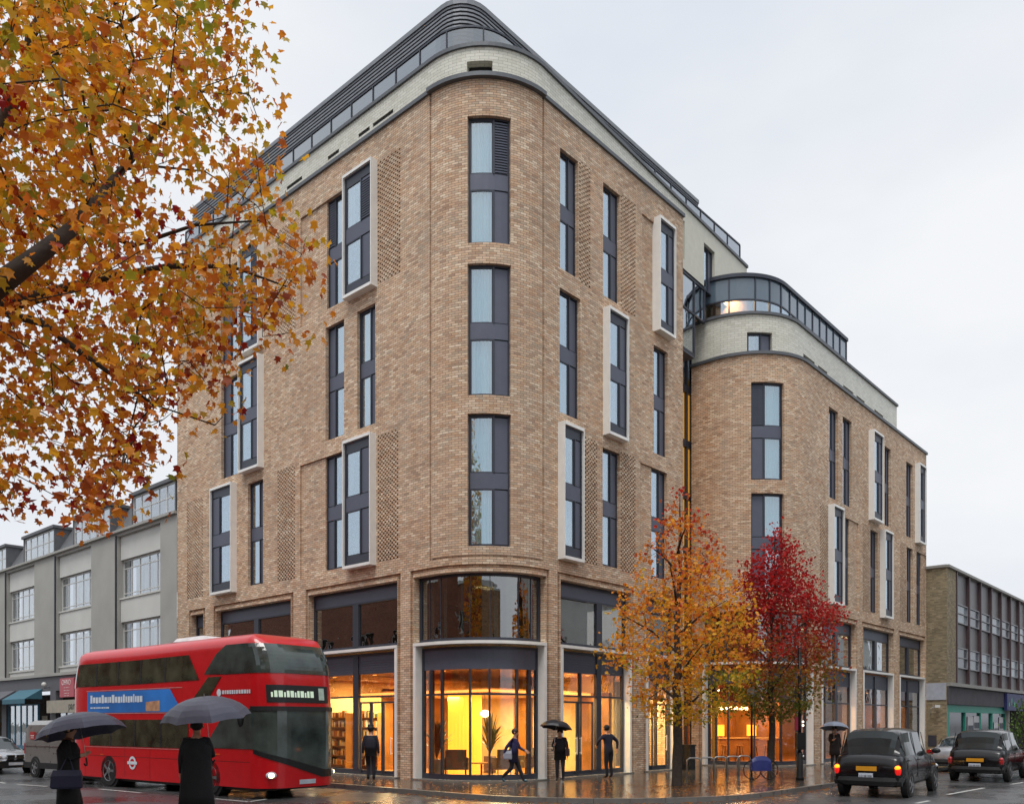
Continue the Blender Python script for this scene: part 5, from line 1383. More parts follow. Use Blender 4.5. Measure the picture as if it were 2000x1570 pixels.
def foliage(name, parent, pts, size, mat, tone, rng, shape=LS, droop=.5):
    V, F, T = [], [], []
    off = parent.location
    for p in pts:
        s = size * rng.uniform(.6, 1.25)
        # orientation: mostly hanging, random yaw
        yaw = rng.uniform(0, 6.283); pit = rng.gauss(R(55) * droop * 2, .55); rol = rng.gauss(0, .5)
        M = Matrix.Rotation(yaw, 3, 'Z') @ Matrix.Rotation(-pit, 3, 'X') @ Matrix.Rotation(rol, 3, 'Y')
        fold = rng.uniform(.1, .6) ; o = len(V)
        for x, y in shape: V.append(tuple(M @ Vector((x * s, y * s - s * .4, -abs(x) * s * fold)) + p - off))
        F.append(tuple(range(o, o + len(shape)))); T.append(tone(p, rng))
    me = bpy.data.meshes.new(name); me.from_pydata(V, [], F); me.materials.append(mat)
    a = me.attributes.new('tone', 'FLOAT', 'FACE'); a.data.foreach_set('value', T)
    o = bpy.data.objects.new(name, me); COL.objects.link(o); o.parent = parent
    return o
def branches(name, parent, seeds, targets, mat, rng, tip=.006, pw=2.2, wob=.06, nmax=0.5):
    """seeds: list of polylines [(p, min radius)...]; every target is joined to the nearest wood already grown"""
    nodes = []; par = []; base = []
    for pl in seeds:
        prev = -1
        if pl and isinstance(pl[0], int): prev = pl[0]; pl = pl[1]
        else:
            if nodes: prev = min(range(len(nodes)), key=lambda i: (nodes[i] - pl[0][0]).length)
        for p, r in pl:
            if prev >= 0:
                a = nodes[prev]; L_ = (p - a).length; n = max(1, int(L_ / .5)); ra = base[prev]
                for k in range(1, n + 1):
                    q = a.lerp(p, k / n)
                    if k < n: q = q + Vector([rng.gauss(0, wob * .5) for _ in range(3)])
                    nodes.append(q); par.append(prev); base.append(ra + (r - ra) * k / n if ra > r else r); prev = len(nodes) - 1
            else:
                nodes.append(p); par.append(-1); base.append(r); prev = len(nodes) - 1
    o = nodes[0]
    for t in sorted(targets, key=lambda q: min((q - n_).length for n_ in nodes[::3])):
        j = min(range(len(nodes)), key=lambda i: (nodes[i] - t).length_squared + .15 * max(0, nodes[i].z - t.z) ** 2)
        a = nodes[j]; L_ = (t - a).length; n = max(1, int(L_ / nmax)); prev = j
        up = Vector((0, 0, L_ * .12))
        for k in range(1, n + 1):
            f = k / n; q = a.lerp(t, f) + up * math.sin(f * math.pi) + Vector([rng.gauss(0, wob * min(1, L_)) for _ in range(3)]) * (0 if k == n else 1)
            nodes.append(q); par.append(prev); base.append(0); prev = len(nodes) - 1
    ch = [[] for _ in nodes]
    for i, p in enumerate(par):
        if p >= 0: ch[p].append(i)
    rad = [0.0] * len(nodes)
    for i in range(len(nodes) - 1, -1, -1):
        s = sum(rad[c] ** pw for c in ch[i]); rad[i] = max(tip, s ** (1 / pw), 0)
    for i in range(len(nodes)): 
        if base[i]: rad[i] = max(min(rad[i], base[i] * 1.15), base[i])
    mb = MB()
    done = [False] * len(nodes)
    for i in range(len(nodes)):
        if done[i] and i: continue
        if par[i] >= 0 or i == 0:
            chain = [par[i], i] if par[i] >= 0 else [i]
            done[i] = True; cur = i
            while ch[cur]:
                nx = max(ch[cur], key=lambda c: rad[c])
                if done[nx]: break
                done[nx] = True; chain.append(nx); cur = nx
            if len(chain) > 1:
                r0 = rad[chain[1]]
                mb.tube([nodes[k] for k in chain], [min(rad[k], r0 * 1.15) if m_ == 0 and par[i] >= 0 else rad[k] for m_, k in enumerate(chain)], 6 if r0 < .05 else 10, cap=False)
    return mb.build(name, mat, parent, smooth=True, world=True), nodes, rad
def inpoly(x, y, P):
    c = False; j = len(P) - 1
    for i in range(len(P)):
        if (P[i][1] > y) != (P[j][1] > y) and x < (P[j][0] - P[i][0]) * (y - P[i][1]) / (P[j][1] - P[i][1]) + P[i][0]: c = not c
        j = i
    return c
# --- big plane tree reaching in from the left
rng = random.Random(11)
pt = thing('plane_tree', 'large plane tree with yellow, orange and red autumn leaves reaching over the street', 'tree', (-10.6, 12.2, .12), world=True)
OUT = [(-420, -420), (470, -420), (500, -120), (495, 0), (478, 60), (520, 110), (556, 190), (548, 240), (520, 300), (575, 350), (600, 430), (628, 520), (628, 590), (600, 640), (560, 705), (520, 700), (470, 760), (455, 850), (400, 868), (352, 850), (385, 820), (330, 830), (290, 880), (345, 930), (355, 965), (300, 930), (240, 985), (200, 1020), (140, 1025), (100, 985), (60, 960), (20, 1000), (-60, 1040), (-300, 1060), (-450, 900)]
THIN = [(250, 330, 400, 470, .9), (345, 235, 425, 330, .8), (330, 0, 400, 130, .5), (410, 190, 470, 230, .6), (280, 760, 400, 850, .45), (0, 600, 140, 640, .4), (380, 330, 470, 420, .3), (200, 900, 330, 1000, .45), (0, 900, 100, 1000, .4), (480, 560, 600, 660, .25), (0, 680, 120, 760, .25)]
cl = []
while len(cl) < 1280:
    x = rng.uniform(-420, 640); y = rng.uniform(-420, 1060)
    if not inpoly(x + 16, y, OUT) or not inpoly(x, y + 16, OUT): continue
    if x > 420 and rng.random() < .38: continue
    if x > 590: continue
    if rng.random() < max([t[4] for t in THIN if t[0] < x < t[2] and t[1] < y < t[3]] or [0]): continue
    Y = rng.uniform(9.0, 15.5)
    if x > 380: Y = rng.uniform(10.5, 14)
    cl.append(at(x, y, Y))
P_ = lambda x, y, Y: at(x, y, Y)
base = Vector((-10.6, 12.2, .12))
seeds = [[(base, .42), (Vector((-10.5, 12.2, 2.5)), .36), (Vector((-10.3, 12.2, 5.0)), .33), (Vector((-10.2, 12.3, 7.0)), .27), (Vector((-9.6, 12.6, 9.5)), .2), (Vector((-9.2, 12.6, 12.5)), .12), (Vector((-9, 12.6, 15.5)), .05)],
         [(Vector((-10.3, 12.2, 5.0)), .22), (P_(0, 555, 9.6), .12), (P_(60, 510, 9.6), .1), (P_(150, 440, 10), .075), (P_(240, 330, 12), .05), (P_(320, 240, 12), .035), (P_(345, 212, 12), .025), (P_(410, 170, 12.2), .015)],
         [(Vector((-10.35, 12.2, 4.4)), .2), (P_(-20, 605, 11.5), .1), (P_(110, 570, 11.5), .075), (P_(200, 545, 11.8), .055), (P_(330, 520, 12), .04), (P_(450, 520, 12.3), .025), (P_(560, 560, 12.5), .012)],
         [(P_(0, 605, 11.5), .06), (P_(80, 630, 11), .05), (P_(160, 690, 11), .035), (P_(300, 790, 11.5), .02), (P_(420, 830, 12), .01)],
         [(Vector((-10.2, 12.3, 6.6)), .2), (P_(20, 210, 13), .1), (P_(60, 70, 13), .075), (P_(110, -20, 13), .06), (P_(180, -200, 13), .04)],
         [(P_(30, 190, 13), .05), (P_(130, 90, 12.5), .03), (P_(240, 50, 12), .02), (P_(420, -60, 12), .01)],
         [(P_(240, 330, 12), .03), (P_(300, 325, 12.3), .02), (P_(400, 335, 12.6), .012), (P_(500, 400, 13), .008)],
         [(P_(150, 440, 12), .045), (P_(260, 480, 11.4), .03), (P_(380, 440, 11.4), .02), (P_(520, 430, 11.8), .01)]]
br, nodes, rad = branches('trunk', pt, seeds, cl, M_BARKP, rng, tip=.0055, pw=2.35)
leaves = []
REDS = [(345, 450, 35), (10, 205, 35)]
for c in cl:
    n = rng.randint(15, 28)
    for _ in range(n): leaves.append(c + Vector((rng.gauss(0, .24), rng.gauss(0, .24), rng.gauss(0, .2))))
# clumps take one hue each, as shoots turn together
def tone_plane(p, r_):
    x = 1000 + FPX * p.x / p.y; y = HORIZ - FPX * (p.z - EYE) / p.y
    g = math.sin(p.x * 2.1 + 1.3) * math.cos(p.z * 2.7) * math.sin(p.y * 1.9 + .4)
    t = .44 + .24 * g + r_.gauss(0, .19) + .14 * (y - 350) / 500
    for a, b, q in REDS:
        if math.hypot(x - a, y - b) < q and r_.random() < .7: t = .93 + r_.uniform(-.05, .05)
    return max(0, min(1, t))
M_LP = leaf_mat('plane_leaves', [(0, '#8a8a28'), (.18, '#bda42a'), (.36, '#e8aa2a'), (.55, '#e4902a'), (.7, '#cc6c24'), (.84, '#97461f'), (.95, '#a31c18'), (1, '#8a1212')])
foliage('crown', pt, leaves, .142, M_LP, tone_plane, rng)

# --- street trees on the pavement
def street_tree(label, tx, tyb, Y, prof, n_cl, mat, tonef, seed, lsz, trunk_r, thick=1.0, per=(10, 20), shape=LS, spread=.16, loose=0):
    """prof: (pixel row, left edge, right edge) of the crown from the top down"""
    rng = random.Random(seed)
    b = at(tx, HORIZ + (EYE - .12) * FPX / Y, Y); b.z = .12
    t_ = thing('maple_tree', label, 'tree', tuple(b), world=True)
    def edges(y):
        for (y0, l0, r0), (y1, l1, r1) in zip(prof[:-1], prof[1:]):
            if y0 <= y <= y1:
                f = (y - y0) / (y1 - y0); return l0 + (l1 - l0) * f, r0 + (r1 - r0) * f
        return None
    cl = []
    while len(cl) < n_cl:
        y = rng.uniform(prof[0][0], prof[-1][0]); l, r = edges(y)
        wmax = max(q[2] - q[1] for q in prof)
        if rng.random() > (r - l) / wmax * 1.0: continue
        if loose and y < prof[0][0] + .35 * (prof[-1][0] - prof[0][0]) and rng.random() < loose: continue
        f = rng.uniform(-1, 1); dz = rng.uniform(-1, 1)
        if f * f + dz * dz > 1: continue
        if f * f + dz * dz < .12 and rng.random() < .5: continue
        hw = (r - l) / 2 / FPX * Y; cx = ((l + r) / 2 - 1000) / FPX * Y
        p = Vector((cx + f * hw, Y + dz * hw * thick, EYE + (HORIZ - y) / FPX * Y)); cl.append(p)
    top = at((prof[0][1] + prof[0][2]) / 2, prof[0][0], Y)
    H = top.z - .12
    seeds = [[(b - Vector((0, 0, .05)), trunk_r * 1.15), (b + Vector((0, 0, .3)), trunk_r), (b + Vector((.03, 0, H * .27)), trunk_r * .85), (b + Vector((.0, .03, H * .5)), trunk_r * .6), (b.lerp(top, .75) + Vector((.04, 0, 0)), trunk_r * .35), (top, .012)]]
    for k in range(11):
        f = .24 + .055 * k; a = k * 2.4 + rng.uniform(-.3, .3)
        st = b + Vector((0, 0, H * f)); y = HORIZ - FPX * (st.z + .9 - EYE) / Y
        e = edges(max(prof[0][0], min(prof[-1][0], y))) or (0, 40); hw = (e[1] - e[0]) / 2 / FPX * Y * .75
        en = st + Vector((math.cos(a) * hw, math.sin(a) * hw * thick, .7 + .5 * (1 - f)))
        seeds.append([(st, trunk_r * .3), (st.lerp(en, .5) + Vector((0, 0, .1)), trunk_r * .2), (en, .012)])
    branches('trunk', t_, seeds, cl, M_BARK, rng, tip=.0045, wob=.05, nmax=.35)
    lv = []
    for c in cl:
        for _ in range(rng.randint(*per)): lv.append(c + Vector((rng.gauss(0, spread), rng.gauss(0, spread), rng.gauss(0, spread * .7))))
    foliage('crown', t_, lv, lsz, mat, tonef, rng, shape)
    return t_
M_LO = leaf_mat('golden_leaves', [(0, '#6f7a22'), (.2, '#b8a72a'), (.4, '#e8b02a'), (.6, '#ea982a'), (.75, '#d87a28'), (.9, '#bd642a'), (1, '#c0301f')])
def tone_or(p, r_):
    x = 1000 + FPX * p.x / p.y; y = HORIZ - FPX * (p.z - EYE) / p.y
    g = math.sin(p.x * 3.1) * math.cos(p.z * 2.3 + 1) * math.cos(p.y * 2.2)
    t = .53 + .22 * g + r_.gauss(0, .14) - .16 * max(0, (y - 1290) / 110) + .36 * max(0, (1200 - y) / 200)
    if math.hypot(x - 1395, y - 1055) < 26 and r_.random() < .6: t = .98
    if 1370 < x and y > 1310: t -= .25
    return max(0, min(1, t))
street_tree('golden yellow maple street tree with dark upright limbs on the wet pavement', 1322, 1535, 25.0,
            [(965, 1318, 1338), (1010, 1290, 1372), (1040, 1262, 1400), (1100, 1248, 1432), (1130, 1215, 1450), (1180, 1208, 1472), (1230, 1190, 1478), (1290, 1178, 1482), (1320, 1195, 1475), (1350, 1225, 1455), (1395, 1260, 1440), (1410, 1290, 1400)], 470, M_LO, tone_or, 21, .13, .15, per=(10, 19), loose=.5, spread=.17)
M_LR = leaf_mat('crimson_leaves', [(0, '#5a6624'), (.18, '#7c7a28'), (.34, '#a8702c'), (.5, '#a4452a'), (.68, '#b42c20'), (.85, '#c21f22'), (1, '#a0161e')])
def tone_rd(p, r_):
    y = HORIZ - FPX * (p.z - EYE) / p.y
    g = math.sin(p.x * 3.3 + 1) * math.cos(p.z * 2.9) * math.cos(p.y * 2.2)
    t = .86 + .14 * g + r_.gauss(0, .1) - .72 * max(0, min(1, (y - 1170) / 200)) + .12 * math.sin(p.x * 5) * math.cos(p.z * 4)
    return max(0, min(1, t))
street_tree('crimson maple street tree fading to green below, nearer the second wing', 1506, 1520, 28.6,
            [(1036, 1508, 1520), (1060, 1498, 1540), (1090, 1465, 1560), (1130, 1450, 1580), (1180, 1445, 1612), (1210, 1450, 1640), (1250, 1440, 1628), (1300, 1428, 1630), (1340, 1432, 1622), (1375, 1440, 1600), (1402, 1465, 1570)], 600, M_LR, tone_rd, 33, .12, .12, per=(12, 22), spread=.2)
M_LG = leaf_mat('green_leaves', [(0, '#3e5a26'), (.5, '#567232'), (1, '#6f8a3e')])
street_tree('small green leafy street tree at the edge of view by the navy sign', 2002, 1490, 39.0,
            [(1366, 2000, 2020), (1390, 1984, 2045), (1418, 1974, 2055), (1440, 1982, 2045), (1462, 1992, 2030)], 110, M_LG, lambda p, r_: r_.random(), 5, .13, .06, per=(8, 14), shape=LSO)
# fallen leaves along the kerb and on the pavement
rng = random.Random(9)
V, F, T = [], [], []
def drop(p, z):
    s = rng.uniform(.05, .12); a = rng.uniform(0, 6.28); o = len(V)
    for x, y in LS: V.append((p.x + (x * math.cos(a) - y * math.sin(a)) * s, p.y + (x * math.sin(a) + y * math.cos(a)) * s, z + rng.uniform(.004, .02)))
    F.append(tuple(range(o, o + len(LS)))); T.append(rng.random())
for k in range(700):
    q = KP.L * 0 + rng.uniform(66, 98); p = KP.P(q, -abs(rng.gauss(0, .22)) - .03); drop(p, .0)
for k in range(700):
    q = rng.uniform(60, 105); p = KP.P(q, .3 + abs(rng.gauss(0, 2.2))); drop(p, .12)
for k in range(260):
    a = rng.uniform(0, 6.28); r_ = abs(rng.gauss(0, 1.6)); p = Vector((4.85 + math.cos(a) * r_, 25 + math.sin(a) * r_, 0)); drop(p, .12)
me = bpy.data.meshes.new('fallen_leaves'); me.from_pydata(V, [], F); me.materials.append(leaf_mat('fallen_leaf', [(0, '#8a5a20'), (.5, '#b5762a'), (1, '#8f3a1c')], .3))
a_ = me.attributes.new('tone', 'FLOAT', 'FACE'); a_.data.foreach_set('value', T)
fl = bpy.data.objects.new('fallen_leaves', me); COL.objects.link(fl); tag(fl, 'orange and brown fallen leaves scattered on wet pavement and gutter', 'leaves', kind='stuff')
# ------------------------------------------------------------ street furniture
M_STEEL = pm('brushed_steel', '#a9a8a4', 0.3, 0.9)
M_BLK = pm('black_ironwork', '#141517', 0.45, 0.2)
rack0 = None
names = ['bicycle hoop closest to the golden tree trunk', 'second steel bicycle hoop counted from the golden tree', 'middle steel bicycle hoop of the five in the row', 'fourth steel bicycle hoop counted from the golden tree', 'steel bicycle hoop next to the blue bicycle cover']
for k, pxx in enumerate((1355, 1381, 1407, 1431, 1453)):
    Y = 26.3 + k * .42; loc = gnd(pxx, Y, .12)
    if rack0 is None:
        rack0 = thing('bicycle_rack', 'stainless steel ' + names[0], 'bicycle rack', tuple(loc), R(8), group='steel bicycle hoops in a row')
        mb = MB(); w_, h_ = .22, .78
        pts = [(-w_, 0, 0), (-w_, 0, h_ - .12)] + [(-w_ + .12 - .12 * math.cos(R(a)), 0, h_ - .12 + .12 * math.sin(R(a))) for a in (30, 60, 90)] + [(w_ - .12 + .12 * math.sin(R(a)), 0, h_ - .12 + .12 * math.cos(R(a))) for a in (0, 30, 60, 90)] + [(w_, 0, 0)]
        mb.tube(pts, .026, 10); mb.build('hoop', M_STEEL, rack0, smooth=True)
        for s in (-1, 1):
            mb = MB(); mb.lathe([(.06, 0), (.06, .012)], (s * w_, 0, 0), 12); mb.build('base_plate', M_STEEL, rack0)
    else: dup(rack0, tuple(loc), R(8), ('' if k in (1, 2, 3) else 'stainless ') + names[k])
# blue covered bicycle by the crimson tree
bc = thing('bicycle', 'bicycle under a blue rain cover beside the crimson tree trunk', 'bicycle', tuple(gnd(1486, 27.9, .12)), R(12))
mb = MB()
loft(mb, [[(x, -wd, z0), (x, -wd * .7, (z0 + z1) / 2 + .1), (x, -.03, z1), (x, .03, z1), (x, wd * .7, (z0 + z1) / 2 + .1), (x, wd, z0)] for x, wd, z0, z1 in ((-.36, .08, .32, .52), (-.33, .12, .3, .66), (-.2, .14, .3, .76), (0, .14, .3, .79), (.2, .14, .3, .76), (.33, .12, .3, .66), (.36, .08, .32, .52))])
mb.build('rain_cover', pm('blue_tarpaulin', '#27306e', .45, bump=.4, bscale=8), bc)
for x in (-.3, .3):
    mb = MB(); mb.T = Matrix.Translation((x, 0, .33)) @ Matrix.Rotation(R(90), 4, 'X')
    ring = [(.31 * math.cos(2 * math.pi * i / 28), .31 * math.sin(2 * math.pi * i / 28), 0) for i in range(29)]; mb.tube(ring, .02, 6, cap=False)
    wl = mb.build('wheel', M_TYRE, bc)
    mb = MB(); mb.T = Matrix.Translation((x, 0, .33)) @ Matrix.Rotation(R(90), 4, 'X')
    for i in range(12): mb.tube([(0, 0, 0), (.3 * math.cos(i * .5236), .3 * math.sin(i * .5236), 0)], .003, 3)
    mb.build('spoke', M_STEEL, wl)
# dark pole with box, thin pole
pl = thing('traffic_pole', 'black street pole with thick base, signal box and small lamps', 'pole', tuple(gnd(1562, 27.7, .12)))
mb = MB(); mb.lathe([(.14, 0), (.13, .1), (.11, .15), (.105, .85), (.07, .93)], n=16); mb.build('base', M_BLK, pl, smooth=True)
mb = MB(); mb.tube([(0, 0, .9), (0, 0, 4.3)], .055, 10); mb.build('pole', M_BLK, pl, smooth=True)
mb = MB(); mb.box(-.13, .13, -.16, .08, 1.0, 1.55); mb.build('signal_box', M_BLK, pl)
mb = MB(); mb.ball((.09, -.06, .78), .04); mb.build('reflector', M_STEEL, pl)
for z in (1.78, 1.9):
    mb = MB(); mb.ball((.09, -.05, z), .035); mb.build('lamp', emat('small_lamp', '#fff2e0', 2.0), pl)
mb = MB(); mb.box(-.17, -.06, -.03, .01, 1.62, 2.05); mb.build('sign_plate', pm('crimson_sign', '#8a1c34', .4), pl)
pl = thing('sign_pole', 'slim dark post standing behind the blue bicycle cover', 'pole', tuple(gnd(1468, 28.6, .12)))
mb = MB(); mb.tube([(0, 0, 0), (0, 0, 3.2)], .038, 10); mb.build('pole', M_BLK, pl, smooth=True)
mb = MB(); mb.lathe([(.09, 0), (.09, .02), (.05, .05)], n=12); mb.build('base', M_BLK, pl)
mb = MB(); mb.T = Matrix.Translation((0, -.05, 2.9)) @ Matrix.Rotation(R(90), 4, 'X'); mb.lathe([(.16, 0), (.16, .01)], n=20); mb.build('sign_plate', M_STEEL, pl)
pn = thing('planter', 'tall black planter box beside the side entrance', 'planter', tuple(gnd(1338, 34.0, .12)), math.atan2(DR.y, DR.x))
mb = MB(); mb.box(-.2, .2, -.35, .35, 0, .95); mb.build('box', M_BLK, pn); mb = MB(); mb.box(-.23, .23, -.38, .38, .95, 1.0); mb.build('rim', M_BLK, pn)

# ------------------------------------------------------------ people
M_SKIN = pm('skin', '#b98a70', 0.55, var=.08)
def M_CL(name, col, r=.85): return pm(name, col, r, var=.15, scale=12, bump=.2, bscale=60)
def person(label, loc, hd, H=1.75, pose=None, top='#1c1d24', legs='#17181c', hair='#1d1712', shoes='#0f0f10', coat=None, hat=None, lean=0.0, group=None, bag=None):
    """local frame: the figure faces +y"""
    t_ = thing('person', label, 'person', tuple(loc), hd, group=group)
    J = {'pelvis': (0, 0, .95), 'waist': (0, .0, 1.1), 'chest': (0, -.01, 1.3), 'neck0': (0, -.01, 1.44), 'neck1': (0, .005, 1.52), 'chin': (0, .03, 1.575), 'head': (0, .025, 1.65), 'crown': (0, .01, 1.715), 'nose': (0, .125, 1.63),
         'sl': (-.175, -.01, 1.41), 'el': (-.235, -.04, 1.13), 'wl': (-.25, .03, .89), 'sr': (.175, -.01, 1.41), 'er': (.235, -.04, 1.13), 'wr': (.25, .03, .89),
         'hl': (-.09, 0, .9), 'kl': (-.1, .02, .5), 'al': (-.1, -.03, .09), 'tl': (-.11, .12, .04), 'hr': (.09, 0, .9), 'kr': (.1, .02, .5), 'ar': (.1, -.03, .09), 'tr': (.11, .12, .04)}
    if pose: J.update(pose)
    for k in list(J):
        v = Vector(J[k]) * (H / 1.75)
        if v.z > .9 and lean: v.y += lean * (v.z - .9)
        J[k] = v
    Rd = {'pelvis': .155, 'waist': .14, 'chest': .165, 'neck0': .09, 'neck1': .056, 'chin': .068, 'head': .095, 'crown': .07, 'nose': .014, 'sl': .078, 'sr': .078, 'el': .052, 'er': .052, 'wl': .034, 'wr': .034, 'hl': .105, 'hr': .105, 'kl': .07, 'kr': .07, 'al': .05, 'ar': .05, 'tl': .036, 'tr': .036}
    E = [('pelvis', 'waist'), ('waist', 'chest'), ('chest', 'neck0'), ('neck0', 'neck1'), ('neck1', 'chin'), ('chin', 'head'), ('head', 'crown'), ('head', 'nose'), ('chest', 'sl'), ('sl', 'el'), ('el', 'wl'), ('chest', 'sr'), ('sr', 'er'), ('er', 'wr'), ('pelvis', 'hl'), ('hl', 'kl'), ('kl', 'al'), ('al', 'tl'), ('pelvis', 'hr'), ('hr', 'kr'), ('kr', 'ar'), ('ar', 'tr')]
    for s in 'lr':          # hand: palm, four fingers of unequal length and a thumb from the side of the palm
        w0 = J['w' + s]; dn = (w0 - J['e' + s]).normalized(); sd = Vector((0, 1, 0)); sd = (sd - dn * sd.dot(dn)).normalized(); inn = dn.cross(sd) * (1 if s == 'l' else -1)
        J['p' + s] = w0 + dn * .07; Rd['p' + s] = .03; E.append(('w' + s, 'p' + s))
        for i, (o_, l_) in enumerate(((.03, .07), (.011, .085), (-.01, .078), (-.03, .06))):
            a, b = J['p' + s] + sd * o_ + dn * .02, J['p' + s] + sd * o_ * 1.15 + dn * (.02 + l_) + inn * .02
            J['f%d%s' % (i, s)] = a; J['g%d%s' % (i, s)] = b; Rd['f%d%s' % (i, s)] = .0105; Rd['g%d%s' % (i, s)] = .008
            E += [('p' + s, 'f%d%s' % (i, s)), ('f%d%s' % (i, s), 'g%d%s' % (i, s))]
        J['t0' + s] = w0 + dn * .03 + sd * .035; J['t1' + s] = w0 + dn * .085 + sd * .06; Rd['t0' + s] = .014; Rd['t1' + s] = .01
        E += [('w' + s, 't0' + s), ('t0' + s, 't1' + s)]
    names_ = list(J); idx = {k: i for i, k in enumerate(names_)}
    me = bpy.data.meshes.new('sk'); me.from_pydata([tuple(J[k]) for k in names_], [(idx[a], idx[b]) for a, b in E], [])
    ob = bpy.data.objects.new('sk', me); COL.objects.link(ob)
    md = ob.modifiers.new('skin', 'SKIN'); sv = me.skin_vertices[0].data if me.skin_vertices else None
    if sv is None:
        bm = bmesh.new(); bm.from_mesh(me); bm.verts.layers.skin.verify(); bm.to_mesh(me); bm.free(); sv = me.skin_vertices[0].data
    for k in names_:
        r = Rd[k] * H / 1.75; f = (1.0, .72) if k in ('pelvis', 'waist', 'chest') else (1, 1)
        sv[idx[k]].radius = (r * f[0], r * f[1]); sv[idx[k]].use_root = (k == 'pelvis')
    ob.modifiers.new('sub', 'SUBSURF').levels = 2
    bpy.context.view_layer.update()
    nm = bpy.data.meshes.new_from_object(ob.evaluated_get(bpy.context.evaluated_depsgraph_get()))
    bpy.data.objects.remove(ob)
    def seg(a, b): return (J[a], J[b])
    reg = [(seg(a, b), 0 if a in ('neck0', 'neck1', 'chin', 'head') or b[0] in 'pfgt' and b[0:2] not in ('tl', 'tr') and a[0] in 'wpft' or (b in ('pl', 'pr')) else (3 if a in ('al', 'ar') else (2 if a[0] in 'hka' or b in ('hl', 'hr') else 1))) for a, b in E]
    mats = [M_SKIN, M_CL('cloth_' + top[1:], top), M_CL('cloth_' + legs[1:], legs), pm('shoe_' + shoes[1:], shoes, .4)]
    nm.materials.clear()
    for m in mats: nm.materials.append(m)
    for p in nm.polygons:
        c = p.center; best = None
        for (a, b), k in reg:
            ab = b - a; t = max(0, min(1, (c - a).dot(ab) / max(ab.length_squared, 1e-9))); d_ = (a + ab * t - c).length
            if best is None or d_ < best[0]: best = (d_, k)
        p.material_index = best[1]; p.use_smooth = True
    nm.name = 'body'; bo = bpy.data.objects.new('body', nm); COL.objects.link(bo); bo.parent = t_
    k_ = H / 1.75; hc = J['head']
    mb = MB(); mb.ball((hc.x, hc.y - .022 * k_, hc.z + .028 * k_), .1 * k_, .112 * k_, .105 * k_, 14, 10)
    mb.build('hair', pm('hair_' + hair[1:], hair, .7), t_, smooth=True)
    if hat:
        mb = MB(); mb.lathe([(.15 * k_, -.0), (.15 * k_, .012), (.1 * k_, .02), (.098 * k_, .1), (.07 * k_, .125)], (hc.x, hc.y, hc.z + .045 * k_), 18); mb.build('hat', pm('hat', hat, .8), t_, smooth=True)
    for s in (-1, 1):
        mb = MB(); mb.ball((hc.x + s * .035 * k_, hc.y + .086 * k_, hc.z + .005), .012 * k_, n=8, m=5); mb.build('eye', pm('eye', '#1a1412', .2), t_)
        mb = MB(); mb.ball((hc.x + s * .1 * k_, hc.y - .005, hc.z - .01), .012 * k_, .022 * k_, .032 * k_, 8, 6); mb.build('ear', M_SKIN, t_, smooth=True)
    if coat:
        zb, fl, wd_ = coat; mb = MB(); z1 = J['chest'].z + .02; ly = lambda z: lean * max(0, z - .9)
        secs = []
        for z, r in ((zb * k_, fl), ((zb + .25) * k_, fl * .93), (.95 * k_, .205 if fl < .24 else .235), (1.1 * k_, .19 if fl < .24 else .225), (1.3 * k_, .205 if fl < .24 else .245), (1.42 * k_, .14 if fl < .24 else .17), (1.47 * k_, .07)):
            secs.append([(r * k_ * math.cos(2 * math.pi * i / 20) * (1.0 + .03 * math.sin(i * 2.3)), r * .72 * k_ * math.sin(2 * math.pi * i / 20) + ly(z) - .005, z) for i in range(20)])
        loft(mb, secs); mb.build('coat', M_CL('cloth_' + top[1:], top), t_, smooth=True)
    if bag:
        bx, by, bz, bw, bh, col = bag; mb = MB()
        loft(mb, [[(bx - .06 * g, by - bw / 2 * f, z), (bx + .06 * g, by - bw / 2 * f, z), (bx + .06 * g, by + bw / 2 * f, z), (bx - .06 * g, by + bw / 2 * f, z)] for z, f, g in ((bz, .9, .8), (bz + .03, 1, 1), (bz + bh * .7, .95, 1), (bz + bh, .85, .4))])
        bg_ = mb.build('bag', pm('bag_' + col[1:], col, .6), t_)
        mb = MB(); mb.tube([(bx, by - .1, bz + bh), (bx - (.12 if bx > 0 else -.12), by, bz + bh + .28), (bx, by + .1, bz + bh)], .012, 6); mb.build('strap', pm('bag_' + col[1:], col, .6), bg_)
    return t_
